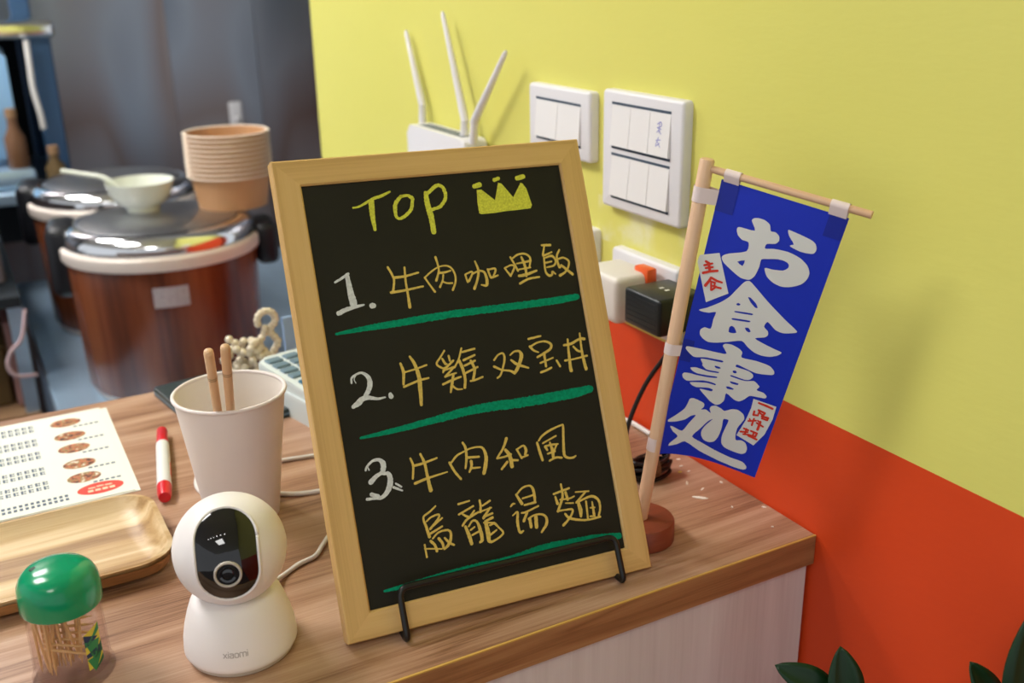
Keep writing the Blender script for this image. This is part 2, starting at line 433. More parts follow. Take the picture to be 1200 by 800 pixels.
CHALK={
'lime':[[[[52.6,293.4,1.3],[57.6,294.1,1.6],[67.6,298.4,2.1],[74.1,300.0,2.1],[80.8,302.5,1.4]],[[66.1,296.4,4.3],[65.4,287.0,3.7],[65.5,276.7,2.2]]],[[[88.4,298.4,2.5],[83.8,293.9,2.9],[82.5,289.0,2.9],[82.5,284.4,2.2],[85.0,282.6,2.1],[89.8,284.6,2.5],[94.3,288.5,2.5],[96.2,294.0,2.5],[96.3,296.4,2.8],[92.9,298.7,2.1],[88.3,298.1,2.1]]],[[[107.1,299.2,2.8],[107.1,291.7,4.2],[108.3,280.4,4.2],[108.3,270.7,4.0]],[[107.5,297.9,2.2],[112.0,301.3,2.7],[116.3,303.8,2.7],[120.1,302.8,2.6],[121.9,297.9,2.8],[120.7,293.0,2.6],[116.3,288.4,2.5],[110.1,286.8,2.3]]],[[[145.3,300.8,3.4],[149.2,301.6,3.7]],[[161.8,304.2,2.9],[165.1,305.2,2.9]],[[180.1,304.0,3.7],[185.1,304.9,3.4]]]],
'white':[[[[31.3,242.9,1.5],[36.1,245.0,1.8],[41.4,247.7,1.8]],[[40.4,246.9,2.7],[40.8,237.0,4.2],[41.7,226.1,5.4]],[[30.4,221.3,3.3],[36.1,223.2,3.0],[42.3,224.2,2.4],[48.8,224.9,1.3]],[[54.4,223.5,3.9],[55.6,223.4,3.9]]],[[[31.3,172.4,1.3],[31.9,175.6,1.5],[35.2,177.7,1.5],[39.6,178.3,1.8],[43.3,175.0,3.0],[44.0,170.1,3.7],[41.9,165.1,3.3],[39.3,162.5,2.4]],[[34.3,171.9,0.6],[33.5,174.7,0.6],[35.1,177.2,0.8]],[[29.8,156.1,2.6],[33.8,158.1,4.1],[37.2,160.5,3.5],[41.5,160.7,3.0],[47.3,158.9,1.9],[53.1,159.0,1.2]],[[57.1,160.6,2.7],[57.4,159.0,3.5]]],[[[31.2,111.9,1.5],[32.4,114.0,1.5],[36.6,117.1,1.8],[41.5,117.3,2.4],[44.0,114.2,3.9],[43.3,110.2,3.6],[41.7,108.1,2.7],[37.8,106.5,2.9],[33.4,103.2,3.8]],[[33.6,111.7,1.1],[33.0,113.6,0.7]],[[42.8,107.3,1.8],[46.4,106.6,3.0],[47.2,102.3,3.9],[45.3,96.8,3.8],[41.6,92.8,3.0],[38.3,91.4,2.4],[34.2,91.9,1.8],[29.1,92.3,2.0]],[[32.6,94.9,2.9],[36.7,92.8,2.9]],[[50.6,99.0,1.4],[54.1,96.1,1.4]],[[48.7,96.7,2.0],[54.3,93.4,1.2]]]],
'gold':[[[[70.2,248.9,1.7],[72.2,244.1,1.7],[73.2,239.1,1.6],[70.9,230.8,1.8]],[[74.2,241.1,2.1],[81.1,241.2,1.7],[91.8,242.7,1.4]],[[69.6,231.0,2.1],[79.4,231.3,1.7],[93.6,232.5,1.4]],[[82.3,247.5,1.5],[81.5,238.1,1.6],[81.5,228.9,1.7],[81.4,219.1,2.5]]],[[[95.9,238.5,1.4],[98.8,232.9,1.4],[101.7,227.6,1.8]],[[96.3,238.8,1.2],[101.0,241.9,1.3],[106.7,244.7,1.1],[112.6,245.3,1.3],[116.8,243.2,1.4],[118.9,238.0,1.5],[118.2,232.4,1.5],[115.3,227.2,1.8]],[[106.4,252.2,1.9],[107.1,247.5,1.5],[107.1,241.9,1.5],[104.1,235.4,1.8]],[[106.9,240.6,1.8],[111.1,240.5,1.6],[115.8,241.2,1.3]],[[110.0,238.7,1.4],[108.8,234.8,1.4],[106.1,230.5,1.6]],[[109.0,233.9,1.3],[112.3,232.5,1.3],[115.9,232.2,1.4]]],[[[126.6,237.1,1.4],[127.6,231.6,1.5]],[[127.0,237.3,1.3],[131.9,238.7,1.4],[131.8,236.5,1.4],[128.7,232.1,1.7]],[[132.6,237.0,1.3],[137.8,238.6,1.4],[141.6,236.9,1.8],[142.6,231.4,2.3],[141.5,227.4,2.1],[137.7,228.2,1.0]],[[135.8,245.8,1.4],[137.1,240.2,1.8],[136.7,235.9,1.9],[134.4,230.5,1.8],[131.9,226.1,2.2]],[[144.6,238.8,1.6],[145.7,233.6,1.8],[146.8,232.5,1.6],[151.8,233.6,1.3]],[[144.9,238.7,1.3],[150.0,238.8,1.6],[150.3,236.8,1.6],[148.0,233.3,1.3]]],[[[158.0,238.1,1.4],[161.7,232.0,1.7]],[[158.4,238.4,1.3],[163.1,239.8,1.3],[165.7,238.9,1.3],[164.9,236.4,1.6],[161.8,232.3,1.4]],[[163.9,245.8,1.6],[166.1,240.7,1.6],[168.1,235.1,1.6]],[[165.8,244.9,1.3],[170.0,247.0,1.5],[175.5,247.1,1.5],[179.2,244.4,1.6],[179.3,241.2,1.6],[177.8,236.8,1.3]],[[168.1,240.5,1.1],[173.7,240.8,1.5],[179.7,241.4,1.7]],[[172.7,244.8,1.7],[173.7,241.2,2.0],[174.5,235.9,2.1],[174.1,230.2,1.7]],[[169.0,235.9,1.2],[178.4,236.4,1.3]],[[168.4,231.2,2.0],[174.0,231.5,2.2],[183.1,233.5,1.5]],[[168.1,225.5,1.8],[175.5,228.1,1.7],[184.3,228.5,1.5]]],[[[190.7,251.9,1.6],[197.7,251.3,2.0]],[[192.9,252.0,1.3],[190.3,244.5,1.7]],[[190.6,243.8,1.6],[197.8,245.9,1.3]],[[190.7,242.2,1.5],[190.2,232.2,1.6],[192.4,228.7,2.0],[194.9,229.0,1.6],[195.7,231.2,1.6],[197.8,229.3,1.3]],[[191.4,242.1,1.2],[197.2,243.0,1.8],[199.8,239.5,1.6],[198.0,235.8,1.5],[191.8,234.9,1.2]],[[191.8,238.5,1.5],[196.4,238.9,1.3]],[[204.3,246.8,1.6],[201.3,241.9,1.6],[201.9,234.1,1.9],[204.0,235.4,1.4]],[[202.7,240.2,1.5],[206.7,240.6,1.5],[210.5,237.6,1.6],[209.3,233.2,1.6],[206.1,229.7,1.6],[201.4,227.6,2.2]],[[204.2,234.8,1.8],[211.8,227.4,2.2]]],[[[67.9,180.6,1.6],[69.0,174.0,2.2],[67.6,165.8,1.6]],[[70.3,174.1,1.3],[78.0,175.1,1.3],[86.5,176.7,1.4]],[[67.6,164.0,1.6],[79.0,166.7,1.6],[86.4,167.4,1.4]],[[75.4,184.3,1.6],[78.0,178.7,2.4],[79.6,170.0,2.9],[79.3,162.7,3.1],[78.0,149.6,2.1]]],[[[101.3,184.8,1.4],[97.4,180.4,1.4],[94.1,176.3,1.5],[97.9,172.7,1.5],[100.2,172.9,1.2]],[[98.8,179.3,1.5],[100.4,175.7,1.9],[101.6,175.2,1.2]],[[103.9,180.7,1.7],[104.2,177.2,1.5]],[[106.8,176.9,1.6],[100.1,172.3,1.7],[97.7,169.6,1.2]],[[97.9,170.8,1.2],[106.3,172.3,1.5]],[[106.2,172.0,1.4],[98.8,166.4,1.6]],[[99.1,166.6,1.5],[107.4,167.8,1.3]],[[96.3,161.3,1.6],[103.4,163.2,1.7],[110.4,164.6,1.4]],[[105.0,166.7,1.7],[102.8,160.2,2.1],[101.0,155.0,1.4]],[[103.3,158.9,1.5],[106.1,156.3,1.4],[109.9,155.7,1.0]],[[114.3,184.7,1.3],[111.1,177.5,1.4],[106.9,171.9,1.4]],[[111.2,176.2,2.3],[112.9,169.1,2.3],[113.3,162.3,2.0],[112.0,156.6,2.1]],[[114.5,181.9,1.6],[124.2,183.0,1.6]],[[114.4,176.0,1.8],[123.4,178.4,1.5]],[[114.7,172.0,1.6],[123.0,174.4,1.6]],[[119.8,174.9,1.9],[121.6,168.4,2.1],[119.4,161.3,1.9]],[[114.7,166.7,1.6],[124.2,169.6,1.5]],[[117.2,160.4,1.5],[121.2,160.7,1.5],[126.8,162.0,1.5]]],[[[137.7,172.6,1.5],[141.3,175.8,1.3],[145.1,176.5,1.5],[146.0,172.9,1.8],[143.6,166.3,1.5],[140.6,161.1,1.5],[138.0,159.4,1.4]],[[136.8,168.0,1.8],[142.6,164.6,1.5],[148.4,163.1,1.5],[151.5,161.3,2.3]],[[150.8,174.4,1.2],[154.3,176.4,1.4],[158.3,176.1,1.8],[159.4,172.8,2.9],[157.1,167.5,2.6],[153.8,162.9,2.6],[151.7,160.7,1.9]],[[150.8,170.6,1.7],[155.2,166.8,2.2],[163.4,163.0,1.3]]],[[[167.3,184.0,1.7],[177.2,184.8,1.5]],[[167.3,178.3,2.1],[169.8,175.1,1.7],[173.3,173.2,1.2]],[[168.0,178.2,1.6],[173.6,180.3,1.4],[179.8,180.4,1.5],[184.3,177.8,2.0],[183.3,174.4,1.9],[177.5,171.7,1.8],[171.9,169.7,1.7]],[[177.7,170.7,2.0],[177.5,162.1,1.8]],[[173.5,165.1,1.4],[184.1,167.4,1.3]],[[172.6,158.2,1.7],[176.9,159.0,1.7],[181.6,160.4,1.5]],[[186.8,164.9,1.6],[188.7,160.4,1.7]]],[[[194.7,175.3,1.7],[200.9,175.7,2.0],[208.5,178.2,1.8],[212.4,177.7,2.2]],[[198.6,179.3,1.5],[197.6,167.8,2.1],[197.0,158.9,2.5],[197.1,155.9,2.7]],[[209.3,182.3,1.4],[208.6,169.4,1.9],[208.8,162.9,2.4],[209.5,155.3,2.6]],[[193.6,163.9,1.7],[201.5,164.0,1.3],[212.1,164.9,1.6]],[[202.2,173.3,1.5],[205.4,169.6,1.8],[208.9,168.8,1.6]]],[[[63.8,114.1,1.4],[64.9,108.5,1.6],[63.1,99.9,1.4]],[[66.2,108.6,1.8],[73.5,109.3,1.7],[82.7,110.9,1.3]],[[64.1,96.4,2.0],[74.1,98.3,1.7],[88.7,99.9,1.0]],[[71.4,115.7,1.6],[73.4,108.7,2.1],[73.8,100.2,2.1],[74.5,89.8,3.0]]],[[[91.4,106.0,1.8],[94.0,99.4,1.8],[97.8,93.1,1.7]],[[93.0,106.0,1.4],[97.8,109.9,1.5],[104.0,111.9,1.2],[108.8,113.1,1.2],[115.3,112.9,1.4],[118.2,110.8,1.9],[119.2,105.1,2.6],[117.8,99.2,2.9],[115.5,93.8,2.5]],[[103.5,118.1,1.7],[105.0,113.8,1.9],[104.4,106.6,1.9],[102.5,99.9,1.5]],[[105.1,107.1,1.9],[113.8,106.1,1.5]],[[107.5,103.9,2.2],[107.2,100.6,1.9],[104.9,96.7,1.4]],[[106.3,99.2,1.6],[113.4,98.5,1.2]]],[[[137.0,115.2,2.3],[133.1,108.7,1.7],[127.7,102.9,1.5]],[[127.3,102.4,1.4],[133.3,102.5,1.4],[138.5,103.4,1.5]],[[134.8,107.2,2.3],[137.3,102.4,2.9],[137.6,94.8,2.9]],[[138.7,99.0,1.9],[143.0,98.2,1.5]],[[134.6,98.5,1.9],[129.5,94.2,1.6]],[[143.4,105.9,1.5],[146.2,99.2,1.7]],[[144.5,106.4,1.4],[149.1,107.7,1.5],[150.5,104.3,2.3],[149.3,101.4,1.8]],[[146.2,99.5,1.4],[151.2,100.4,1.4]]],[[[161.7,109.2,1.3],[165.0,112.1,1.6],[171.8,115.0,1.7],[181.3,117.2,1.3],[182.8,116.0,1.8],[181.3,106.3,2.0],[180.0,95.8,2.2],[182.3,92.8,1.7],[186.4,92.1,1.6],[189.0,92.9,1.3]],[[160.1,107.9,1.7],[161.1,100.5,2.2],[162.1,94.7,1.9]],[[164.4,106.7,1.3],[175.8,110.2,1.3]],[[165.9,104.0,2.0],[167.1,101.3,1.7]],[[166.3,104.3,1.4],[171.2,104.4,1.6],[176.4,104.1,1.2]],[[175.3,103.9,1.3],[172.4,99.7,1.6]],[[170.2,106.4,1.4],[171.1,100.0,2.6],[170.9,95.5,2.2]],[[167.0,98.5,1.4],[173.0,99.3,1.6]],[[167.4,93.2,1.4],[172.8,94.6,1.6],[177.6,93.7,1.6]]],[[[76.0,78.1,1.2],[71.4,75.2,1.4],[66.1,72.1,1.4],[67.1,65.0,2.0],[68.1,58.2,2.2]],[[67.8,69.0,1.2],[71.6,71.2,1.3],[77.1,72.0,1.5],[76.6,69.3,1.5],[69.6,63.3,1.7]],[[69.4,63.6,1.4],[79.4,69.0,1.3]],[[69.7,60.3,1.7],[78.4,63.3,1.3]],[[70.3,56.5,1.2],[75.0,59.7,1.3],[81.4,60.1,1.5],[83.8,57.9,1.8],[83.0,53.2,2.1],[80.5,49.6,2.1],[77.3,47.6,1.6]],[[68.5,55.1,2.0],[71.0,51.6,2.0],[71.8,47.3,2.0]],[[74.6,55.6,2.2],[76.7,51.6,1.9],[76.8,48.6,1.7]],[[78.9,55.0,1.5],[81.7,51.1,1.8],[84.8,48.9,1.5]],[[63.8,53.5,1.3],[63.9,44.8,1.4]],[[63.4,50.8,1.1],[75.5,48.1,1.0]]],[[[92.8,76.1,1.6],[101.3,76.8,1.2]],[[91.9,68.9,1.5],[103.5,72.6,1.4]],[[94.7,68.6,1.4],[97.8,66.1,1.8],[98.5,66.3,1.2]],[[103.6,69.2,1.4],[99.6,65.5,1.5]],[[93.3,60.7,1.5],[97.5,64.4,1.7],[106.5,67.7,1.4]],[[95.3,59.4,2.1],[96.8,53.3,2.7],[97.7,47.1,2.5]],[[97.6,59.2,1.2],[101.0,62.4,1.5],[104.1,61.5,1.7],[105.7,55.7,2.5],[106.0,48.3,2.5],[104.1,46.6,1.7]],[[98.7,56.5,1.4],[101.9,58.0,1.2]],[[99.3,52.8,1.5],[105.5,54.5,1.4]],[[108.9,75.5,1.6],[109.0,72.1,1.7],[108.1,67.4,1.9]],[[110.5,71.5,1.4],[116.5,73.8,1.5]],[[106.5,67.4,1.2],[116.6,68.8,1.2]],[[115.6,68.9,1.5],[109.6,62.8,2.1]],[[111.1,63.7,1.6],[116.8,64.7,1.5]],[[110.4,60.2,1.6],[116.3,61.7,1.9]],[[109.3,59.5,1.2],[117.2,57.8,1.2]],[[110.8,58.6,2.7],[111.1,51.5,3.4],[111.1,46.0,2.5],[115.0,45.5,1.6],[122.3,49.1,1.5],[119.8,53.9,1.5],[117.4,57.2,1.9]],[[113.4,56.8,1.4],[117.2,57.5,1.2]],[[112.9,50.2,1.6],[117.9,52.5,1.2]]],[[[131.5,66.6,1.1],[133.4,68.1,1.6],[135.0,67.9,1.0]],[[131.9,60.0,1.1],[135.9,61.7,1.5],[134.8,55.7,2.2],[134.7,49.6,1.9],[135.6,46.9,1.9],[138.0,47.6,1.3]],[[137.2,74.1,1.7],[140.3,67.0,2.5]],[[138.0,74.6,1.3],[143.0,78.0,1.4],[148.5,78.4,1.4],[150.7,75.5,2.2],[151.0,69.8,2.1],[150.6,66.2,1.7]],[[141.6,70.5,1.3],[151.2,71.3,1.3]],[[142.3,65.5,1.5],[150.9,65.8,1.7]],[[139.0,60.4,1.3],[142.4,60.4,1.5],[152.7,62.7,1.3]],[[143.4,60.2,1.8],[139.6,54.4,2.2]],[[143.5,55.2,1.5],[147.9,56.8,1.4],[153.9,56.4,1.5],[157.2,53.6,1.9],[156.6,48.7,2.2],[151.9,43.8,1.5]],[[144.5,55.0,2.3],[144.4,49.1,2.4]],[[149.3,55.2,2.8],[148.6,48.2,2.8]]],[[[173.2,74.6,1.6],[173.3,69.2,1.8],[172.4,64.3,2.0],[167.3,55.9,1.9]],[[166.2,68.8,1.6],[179.1,70.6,1.6]],[[167.2,66.6,1.6],[168.0,61.4,2.2]],[[175.8,68.1,2.0],[176.6,62.8,2.2]],[[170.5,63.8,1.2],[178.1,63.2,1.3],[182.1,64.0,1.2]],[[174.4,60.4,1.0],[180.5,59.3,1.2]],[[166.9,56.0,1.6],[173.2,55.7,1.3],[178.9,54.8,1.7],[177.6,51.3,1.7],[173.7,47.7,1.7],[169.7,45.0,2.1]],[[172.6,52.9,1.7],[175.4,49.2,2.0],[182.6,46.4,1.7],[190.1,44.9,1.5],[200.1,45.1,1.7]],[[183.7,66.8,1.1],[194.4,65.4,1.3]],[[191.9,65.5,1.6],[182.9,59.1,1.6]],[[184.6,58.7,2.4],[185.3,52.9,3.2],[184.8,48.5,2.0]],[[183.6,58.9,1.3],[190.3,60.7,1.6],[196.8,61.1,1.9],[201.1,57.3,2.0],[201.4,51.5,1.7],[199.2,45.9,1.6]],[[190.9,58.4,1.6],[190.1,44.9,1.6]],[[195.7,57.1,1.3],[195.6,47.6,2.3]],[[193.5,53.1,1.1],[197.0,52.7,1.3]],[[192.3,47.0,1.3],[196.1,46.5,1.3]]]],
'green':[[[[26.3,207.3,1.8],[44.6,208.3,3.6],[72.5,209.0,4.9],[111.0,210.0,5.3],[157.6,209.5,5.2],[192.3,209.3,5.4],[212.4,210.0,4.8]]],[[[31.6,134.2,1.8],[53.7,135.1,3.6],[85.4,137.4,4.9],[118.2,139.8,6.3],[158.3,138.8,7.1],[193.2,138.9,7.3],[210.5,140.0,5.4]]],[[[30.8,28.8,1.7],[47.8,28.9,3.5],[72.9,29.7,4.8],[98.5,29.9,5.5],[124.7,29.6,5.6],[152.0,31.6,6.4],[190.1,30.3,5.9],[212.7,28.0,4.7]]]]}
CROWN=[[146.5,298.0],[150.2,298.0],[159.5,289.2],[164.2,301.9],[166.8,301.1],[174.4,290.1],[182.2,300.4],[183.8,299.6],[186.2,295.5],[188.4,283.0],[186.9,280.5],[176.8,280.2],[165.7,280.2],[157.4,279.7],[147.3,279.8],[145.4,280.6],[145.4,288.2]]
GLYPH={
'o':[[[313,98],[323,88],[355,83],[407,83],[457,92],[477,111],[513,110],[549,118],[560,133],[539,146],[475,155],[473,171],[542,163],[652,159],[752,166],[826,183],[860,205],[856,228],[825,249],[759,267],[686,276],[612,272],[548,258],[512,233],[573,230],[656,223],[690,209],[685,197],[649,191],[589,192],[516,201],[468,209],[468,235],[454,267],[429,283],[405,288],[350,289],[289,280],[182,258],[152,243],[162,233],[205,222],[335,198],[333,168],[277,166],[234,155],[216,141],[219,131],[244,128],[357,125]],[[285,240],[342,228],[335,249]]],
'o_dot':[[[604,93],[623,90],[786,99],[835,109],[852,125],[842,139],[804,144],[737,146],[656,140],[656,135],[675,131],[665,124],[623,108]]],
'shoku':[[[408,292],[446,294],[615,339],[793,381],[919,408],[878,420],[811,429],[743,426],[664,407],[646,427],[688,439],[697,452],[677,463],[601,477],[684,486],[785,493],[854,497],[828,512],[770,525],[697,530],[627,527],[560,515],[496,500],[387,518],[288,533],[214,539],[161,532],[127,520],[124,503],[156,491],[209,490],[211,455],[218,428],[162,437],[106,440],[70,437],[133,422],[230,392],[296,363],[341,330],[381,301]],[[368,379],[384,374],[404,377],[394,382],[375,383]],[[448,345],[471,344],[527,358],[550,371],[527,372],[482,360]],[[375,404],[520,395],[519,401],[378,409]],[[369,431],[515,422],[514,428],[372,437]],[[366,483],[363,466],[377,459],[403,461],[434,477],[403,483]],[[492,451],[523,448],[549,458],[533,463],[507,459]]],
'ji':[[[38,578],[68,573],[382,565],[378,551],[349,538],[364,528],[420,524],[492,530],[530,540],[537,559],[666,555],[785,557],[838,569],[851,580],[837,587],[774,594],[698,599],[616,595],[522,589],[507,593],[514,599],[629,600],[675,608],[682,618],[660,630],[614,636],[491,634],[487,639],[577,641],[636,639],[701,630],[747,639],[764,645],[748,660],[815,662],[853,672],[840,681],[772,685],[703,690],[665,709],[623,723],[570,722],[488,707],[486,737],[456,756],[419,763],[363,756],[302,739],[240,719],[299,717],[350,716],[360,709],[323,706],[255,711],[208,715],[166,712],[141,703],[206,696],[293,689],[369,689],[371,684],[319,682],[250,684],[166,694],[110,699],[71,691],[60,679],[75,671],[132,669],[182,670],[290,667],[365,661],[364,656],[286,660],[188,663],[136,657],[116,648],[166,642],[257,645],[297,645],[370,641],[370,636],[303,639],[254,639],[213,628],[214,622],[186,607],[232,603],[379,598],[379,591],[296,594],[219,597],[126,606],[71,595],[38,584]],[[325,617],[370,617],[381,622],[355,625],[329,623]],[[492,616],[518,613],[532,619],[515,624],[496,622]],[[490,659],[517,657],[573,657],[567,664],[512,665]],[[470,682],[501,679],[544,682],[537,687],[486,689]]],
'dokoro':[[[175,765],[212,760],[308,769],[317,784],[298,797],[342,792],[394,801],[375,786],[383,774],[421,767],[476,771],[516,777],[576,762],[636,757],[696,767],[719,784],[701,805],[680,828],[681,856],[698,877],[750,871],[799,876],[830,895],[828,914],[790,925],[711,927],[617,923],[568,909],[554,878],[565,844],[578,810],[552,807],[525,812],[532,844],[523,882],[496,909],[447,920],[390,917],[354,900],[349,879],[377,853],[428,822],[388,836],[326,877],[272,914],[376,930],[518,946],[685,955],[825,955],[881,968],[881,980],[839,987],[733,989],[564,984],[375,968],[219,940],[152,956],[81,966],[89,952],[141,923],[90,905],[59,887],[76,885],[169,898],[215,861],[262,825],[220,831],[170,851],[90,865],[17,867],[86,838],[148,807],[167,779]]]}
TAGS=[[[-32,256],[125,230],[281,353],[113,405],[-39,279]],[[744,696],[966,698],[973,750],[949,817],[881,874],[690,857],[733,789],[750,733]]]
RED=[[[[2.94,59.04,1.29],[5.64,59.7,1.29]],[[2.44,62.1,1.19],[8.03,59.13,1.09]],[[5.58,60.44,1.58],[7.44,64.77,1.58]],[[3.9,63.86,1.09],[8.92,61.64,1.09]],[[2.86,67.83,1.39],[8.02,65.09,1.29],[13.11,63.17,1.29]]],[[[9.66,69.51,1.29],[8.82,72.23,1.49],[6.78,76.3,1.68]],[[9.9,69.44,1.19],[14.5,70.53,1.29],[18.56,70.55,1.09]],[[10.36,72.27,0.99],[11.89,78.27,1.19]],[[10.36,72.27,0.89],[13.44,72.34,1.09],[13.56,74.78,0.99]],[[11.42,75.42,0.89],[13.97,74.41,0.89]],[[12.37,78.13,1.19],[15.1,74.82,1.09]],[[13.68,75.25,1.09],[18.7,74.98,1.19]]],[[[72.28,154.0,1.19],[78.22,154.29,1.39],[84.56,155.01,1.29]]],[[[70.86,162.04,1.29],[71.0,165.22,1.29],[74.77,164.51,1.09],[74.86,162.14,0.99]],[[73.85,159.85,1.19],[79.77,160.74,1.29],[78.85,163.11,1.19],[75.62,161.87,0.99],[73.85,159.85,0.99]],[[78.09,164.25,1.19],[83.6,163.81,1.29],[83.46,165.91,1.19],[78.61,165.84,1.09]]],[[[68.42,171.72,1.09],[74.58,169.3,1.09]],[[72.52,168.23,1.09],[72.39,174.22,1.29]],[[68.89,169.48,0.89],[70.59,171.27,0.89]],[[76.13,168.76,0.99],[77.51,169.47,0.99]],[[75.7,170.99,0.99],[76.99,171.43,0.99]],[[76.3,171.07,1.09],[81.92,172.38,1.09]],[[78.54,169.11,1.49],[78.3,176.33,1.68]]],[[[66.62,179.21,1.09],[70.84,179.55,1.19]],[[64.49,182.95,1.19],[70.82,181.36,1.19]],[[68.91,179.01,1.19],[69.02,183.2,1.19]],[[67.58,184.31,1.09],[72.03,183.35,0.99]],[[73.13,179.35,1.19],[78.84,179.75,1.29],[78.41,182.91,1.19],[72.57,183.17,0.99]],[[76.12,179.5,1.09],[75.93,184.4,1.19]],[[72.29,184.17,1.19],[80.28,184.97,1.29]]]]

# ------------------------------------------------------------------ materials
M = {}


def clear_plastic():
    m = bpy.data.materials.new('clear_plastic')
    m.use_nodes = True
    nt = m.node_tree
    nt.nodes.remove(nt.nodes['Principled BSDF'])
    tr_ = nt.nodes.new('ShaderNodeBsdfTransparent')
    tr_.inputs[0].default_value = (0.96, 0.93, 0.93, 1)
    gl_ = nt.nodes.new('ShaderNodeBsdfGlossy')
    gl_.inputs['Roughness'].default_value = 0.05
    lw = nt.nodes.new('ShaderNodeLayerWeight')
    pw = nt.nodes.new('ShaderNodeMath')
    pw.operation = 'POWER'
    pw.inputs[1].default_value = 3.5
    nt.links.new(lw.outputs['Facing'], pw.inputs[0])
    fr = nt.nodes.new('ShaderNodeMath')
    fr.operation = 'MULTIPLY_ADD'
    fr.inputs[1].default_value = 0.30
    fr.inputs[2].default_value = 0.035
    nt.links.new(pw.outputs[0], fr.inputs[0])
    mx = nt.nodes.new('ShaderNodeMixShader')
    nt.links.new(fr.outputs[0], mx.inputs[0])
    nt.links.new(tr_.outputs[0], mx.inputs[1])
    nt.links.new(gl_.outputs[0], mx.inputs[2])
    nt.links.new(mx.outputs[0], nt.nodes['Material Output'].inputs[0])
    return m


def dish_print():
    m = mat('dish_photo_print', lin(146, 110, 88), 0.6, vscale=170)
    nt = m.node_tree
    ns = [n for n in nt.nodes if n.type == 'TEX_NOISE'][0]
    cr = nt.nodes.new('ShaderNodeValToRGB')
    e = cr.color_ramp.elements
    e[0].position = 0.33
    e[0].color = lin(44, 40, 36)
    e[1].position = 0.68
    e[1].color = lin(226, 220, 206)
    for pos, c in ((0.43, lin(120, 70, 46)), (0.50, lin(206, 118, 78)), (0.56, lin(104, 116, 72)), (0.61, lin(196, 150, 110))):
        k = e.new(pos)
        k.color = c
    nt.links.new(ns.outputs['Fac'], cr.inputs['Fac'])
    nt.links.new(cr.outputs['Color'], nt.nodes['Principled BSDF'].inputs['Base Color'])
    return m


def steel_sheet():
    """brushed sheet with warm and cool room reflections painted in as streaks"""
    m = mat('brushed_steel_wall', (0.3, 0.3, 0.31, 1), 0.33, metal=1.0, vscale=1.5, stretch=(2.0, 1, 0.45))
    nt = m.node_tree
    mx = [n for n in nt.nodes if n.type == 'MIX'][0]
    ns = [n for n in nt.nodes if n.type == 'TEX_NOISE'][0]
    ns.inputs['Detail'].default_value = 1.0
    cr = nt.nodes.new('ShaderNodeValToRGB')  # streak colours stand in for the restaurant mirrored in the steel
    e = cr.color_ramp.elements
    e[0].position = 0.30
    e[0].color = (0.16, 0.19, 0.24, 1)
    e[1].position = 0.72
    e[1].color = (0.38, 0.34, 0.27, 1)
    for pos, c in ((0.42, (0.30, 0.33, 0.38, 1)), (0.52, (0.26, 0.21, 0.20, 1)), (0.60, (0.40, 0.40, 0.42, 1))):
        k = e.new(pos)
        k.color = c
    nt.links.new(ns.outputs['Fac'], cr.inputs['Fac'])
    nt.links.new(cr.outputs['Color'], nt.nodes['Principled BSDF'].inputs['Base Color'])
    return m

M['worktop'] = wood('oak_laminate', lin(112, 74, 50), lin(166, 126, 98), lin(194, 160, 134), axis=0, scale=11, squeeze=0.08, distort=0.9, rough=0.36, fine=0.70, lo=0.26, hi=0.74, bands=1.1)
M['white_panel'] = wood('white_ash_laminate', lin(196, 184, 180), lin(212, 202, 198), lin(224, 216, 212), axis=2, scale=9, squeeze=0.06, rough=0.5, fine=0.6, bump=0.05)
M['frame_wood'] = wood('pine_frame', lin(190, 148, 84), lin(214, 176, 112), lin(226, 192, 132), axis=0, scale=14, squeeze=0.05, rough=0.5, fine=0.6, bands=0.5)
M['slate'] = mat('blackboard', lin(33, 32, 23), 0.62, vary=0.45, vscale=11, bump=0.05, bscale=600, spec=0.3)
M['chalk_lime'] = mat('lime_chalk', lin(226, 228, 84), 0.95, vary=0.55, vscale=700, spec=0.1)
M['chalk_white'] = mat('white_chalk', lin(226, 232, 236), 0.95, vary=0.45, vscale=500, spec=0.1)
M['chalk_gold'] = mat('gold_chalk', lin(228, 200, 104), 0.95, vary=0.35, vscale=600, spec=0.1)
M['chalk_green'] = mat('green_chalk', lin(16, 156, 116), 0.95, vary=0.65, vscale=420, spec=0.1)
M['black_wire'] = mat('black_painted_wire', lin(20, 19, 19), 0.32)
M['dowel'] = wood('light_dowel', lin(206, 160, 122), lin(222, 182, 146), lin(232, 198, 166), axis=2, scale=40, squeeze=0.05, fine=0.6, bands=0.4)
M['disc_wood'] = wood('reddish_disc', lin(96, 42, 24), lin(124, 56, 34), lin(140, 70, 44), axis=0, scale=30, squeeze=0.1, fine=0.6, bands=0.4)
M['flag_blue'] = mat('blue_sheet', lin(10, 44, 188), 0.5, vary=0.06, vscale=60)
M['flag_blue_patch'] = mat('blue_tape', lin(8, 34, 150), 0.45)
M['flag_white'] = mat('white_print', lin(222, 222, 216), 0.5)
M['flag_red'] = mat('red_print', lin(214, 50, 30), 0.5)
M['strap'] = mat('pale_strap', lin(232, 214, 210), 0.6)
M['plastic_white'] = mat('white_plastic', lin(226, 224, 226), 0.35)
M['plastic_rocker'] = mat('rocker_plastic', lin(236, 234, 232), 0.3)
M['plastic_cream'] = mat('cream_plastic', lin(232, 226, 212), 0.42, sss=0.05)
M['slit'] = mat('dark_slit', lin(70, 84, 100), 0.6)
M['ink'] = mat('violet_ink', lin(150, 150, 205), 0.7)
M['gadget'] = mat('camera_shell', lin(238, 232, 230), 0.45, spec=0.4)
M['gadget_gasket'] = mat('camera_base_ring', lin(206, 196, 184), 0.5)
M['gadget_black'] = mat('camera_glass', lin(12, 12, 14), 0.06, coat=0.6)
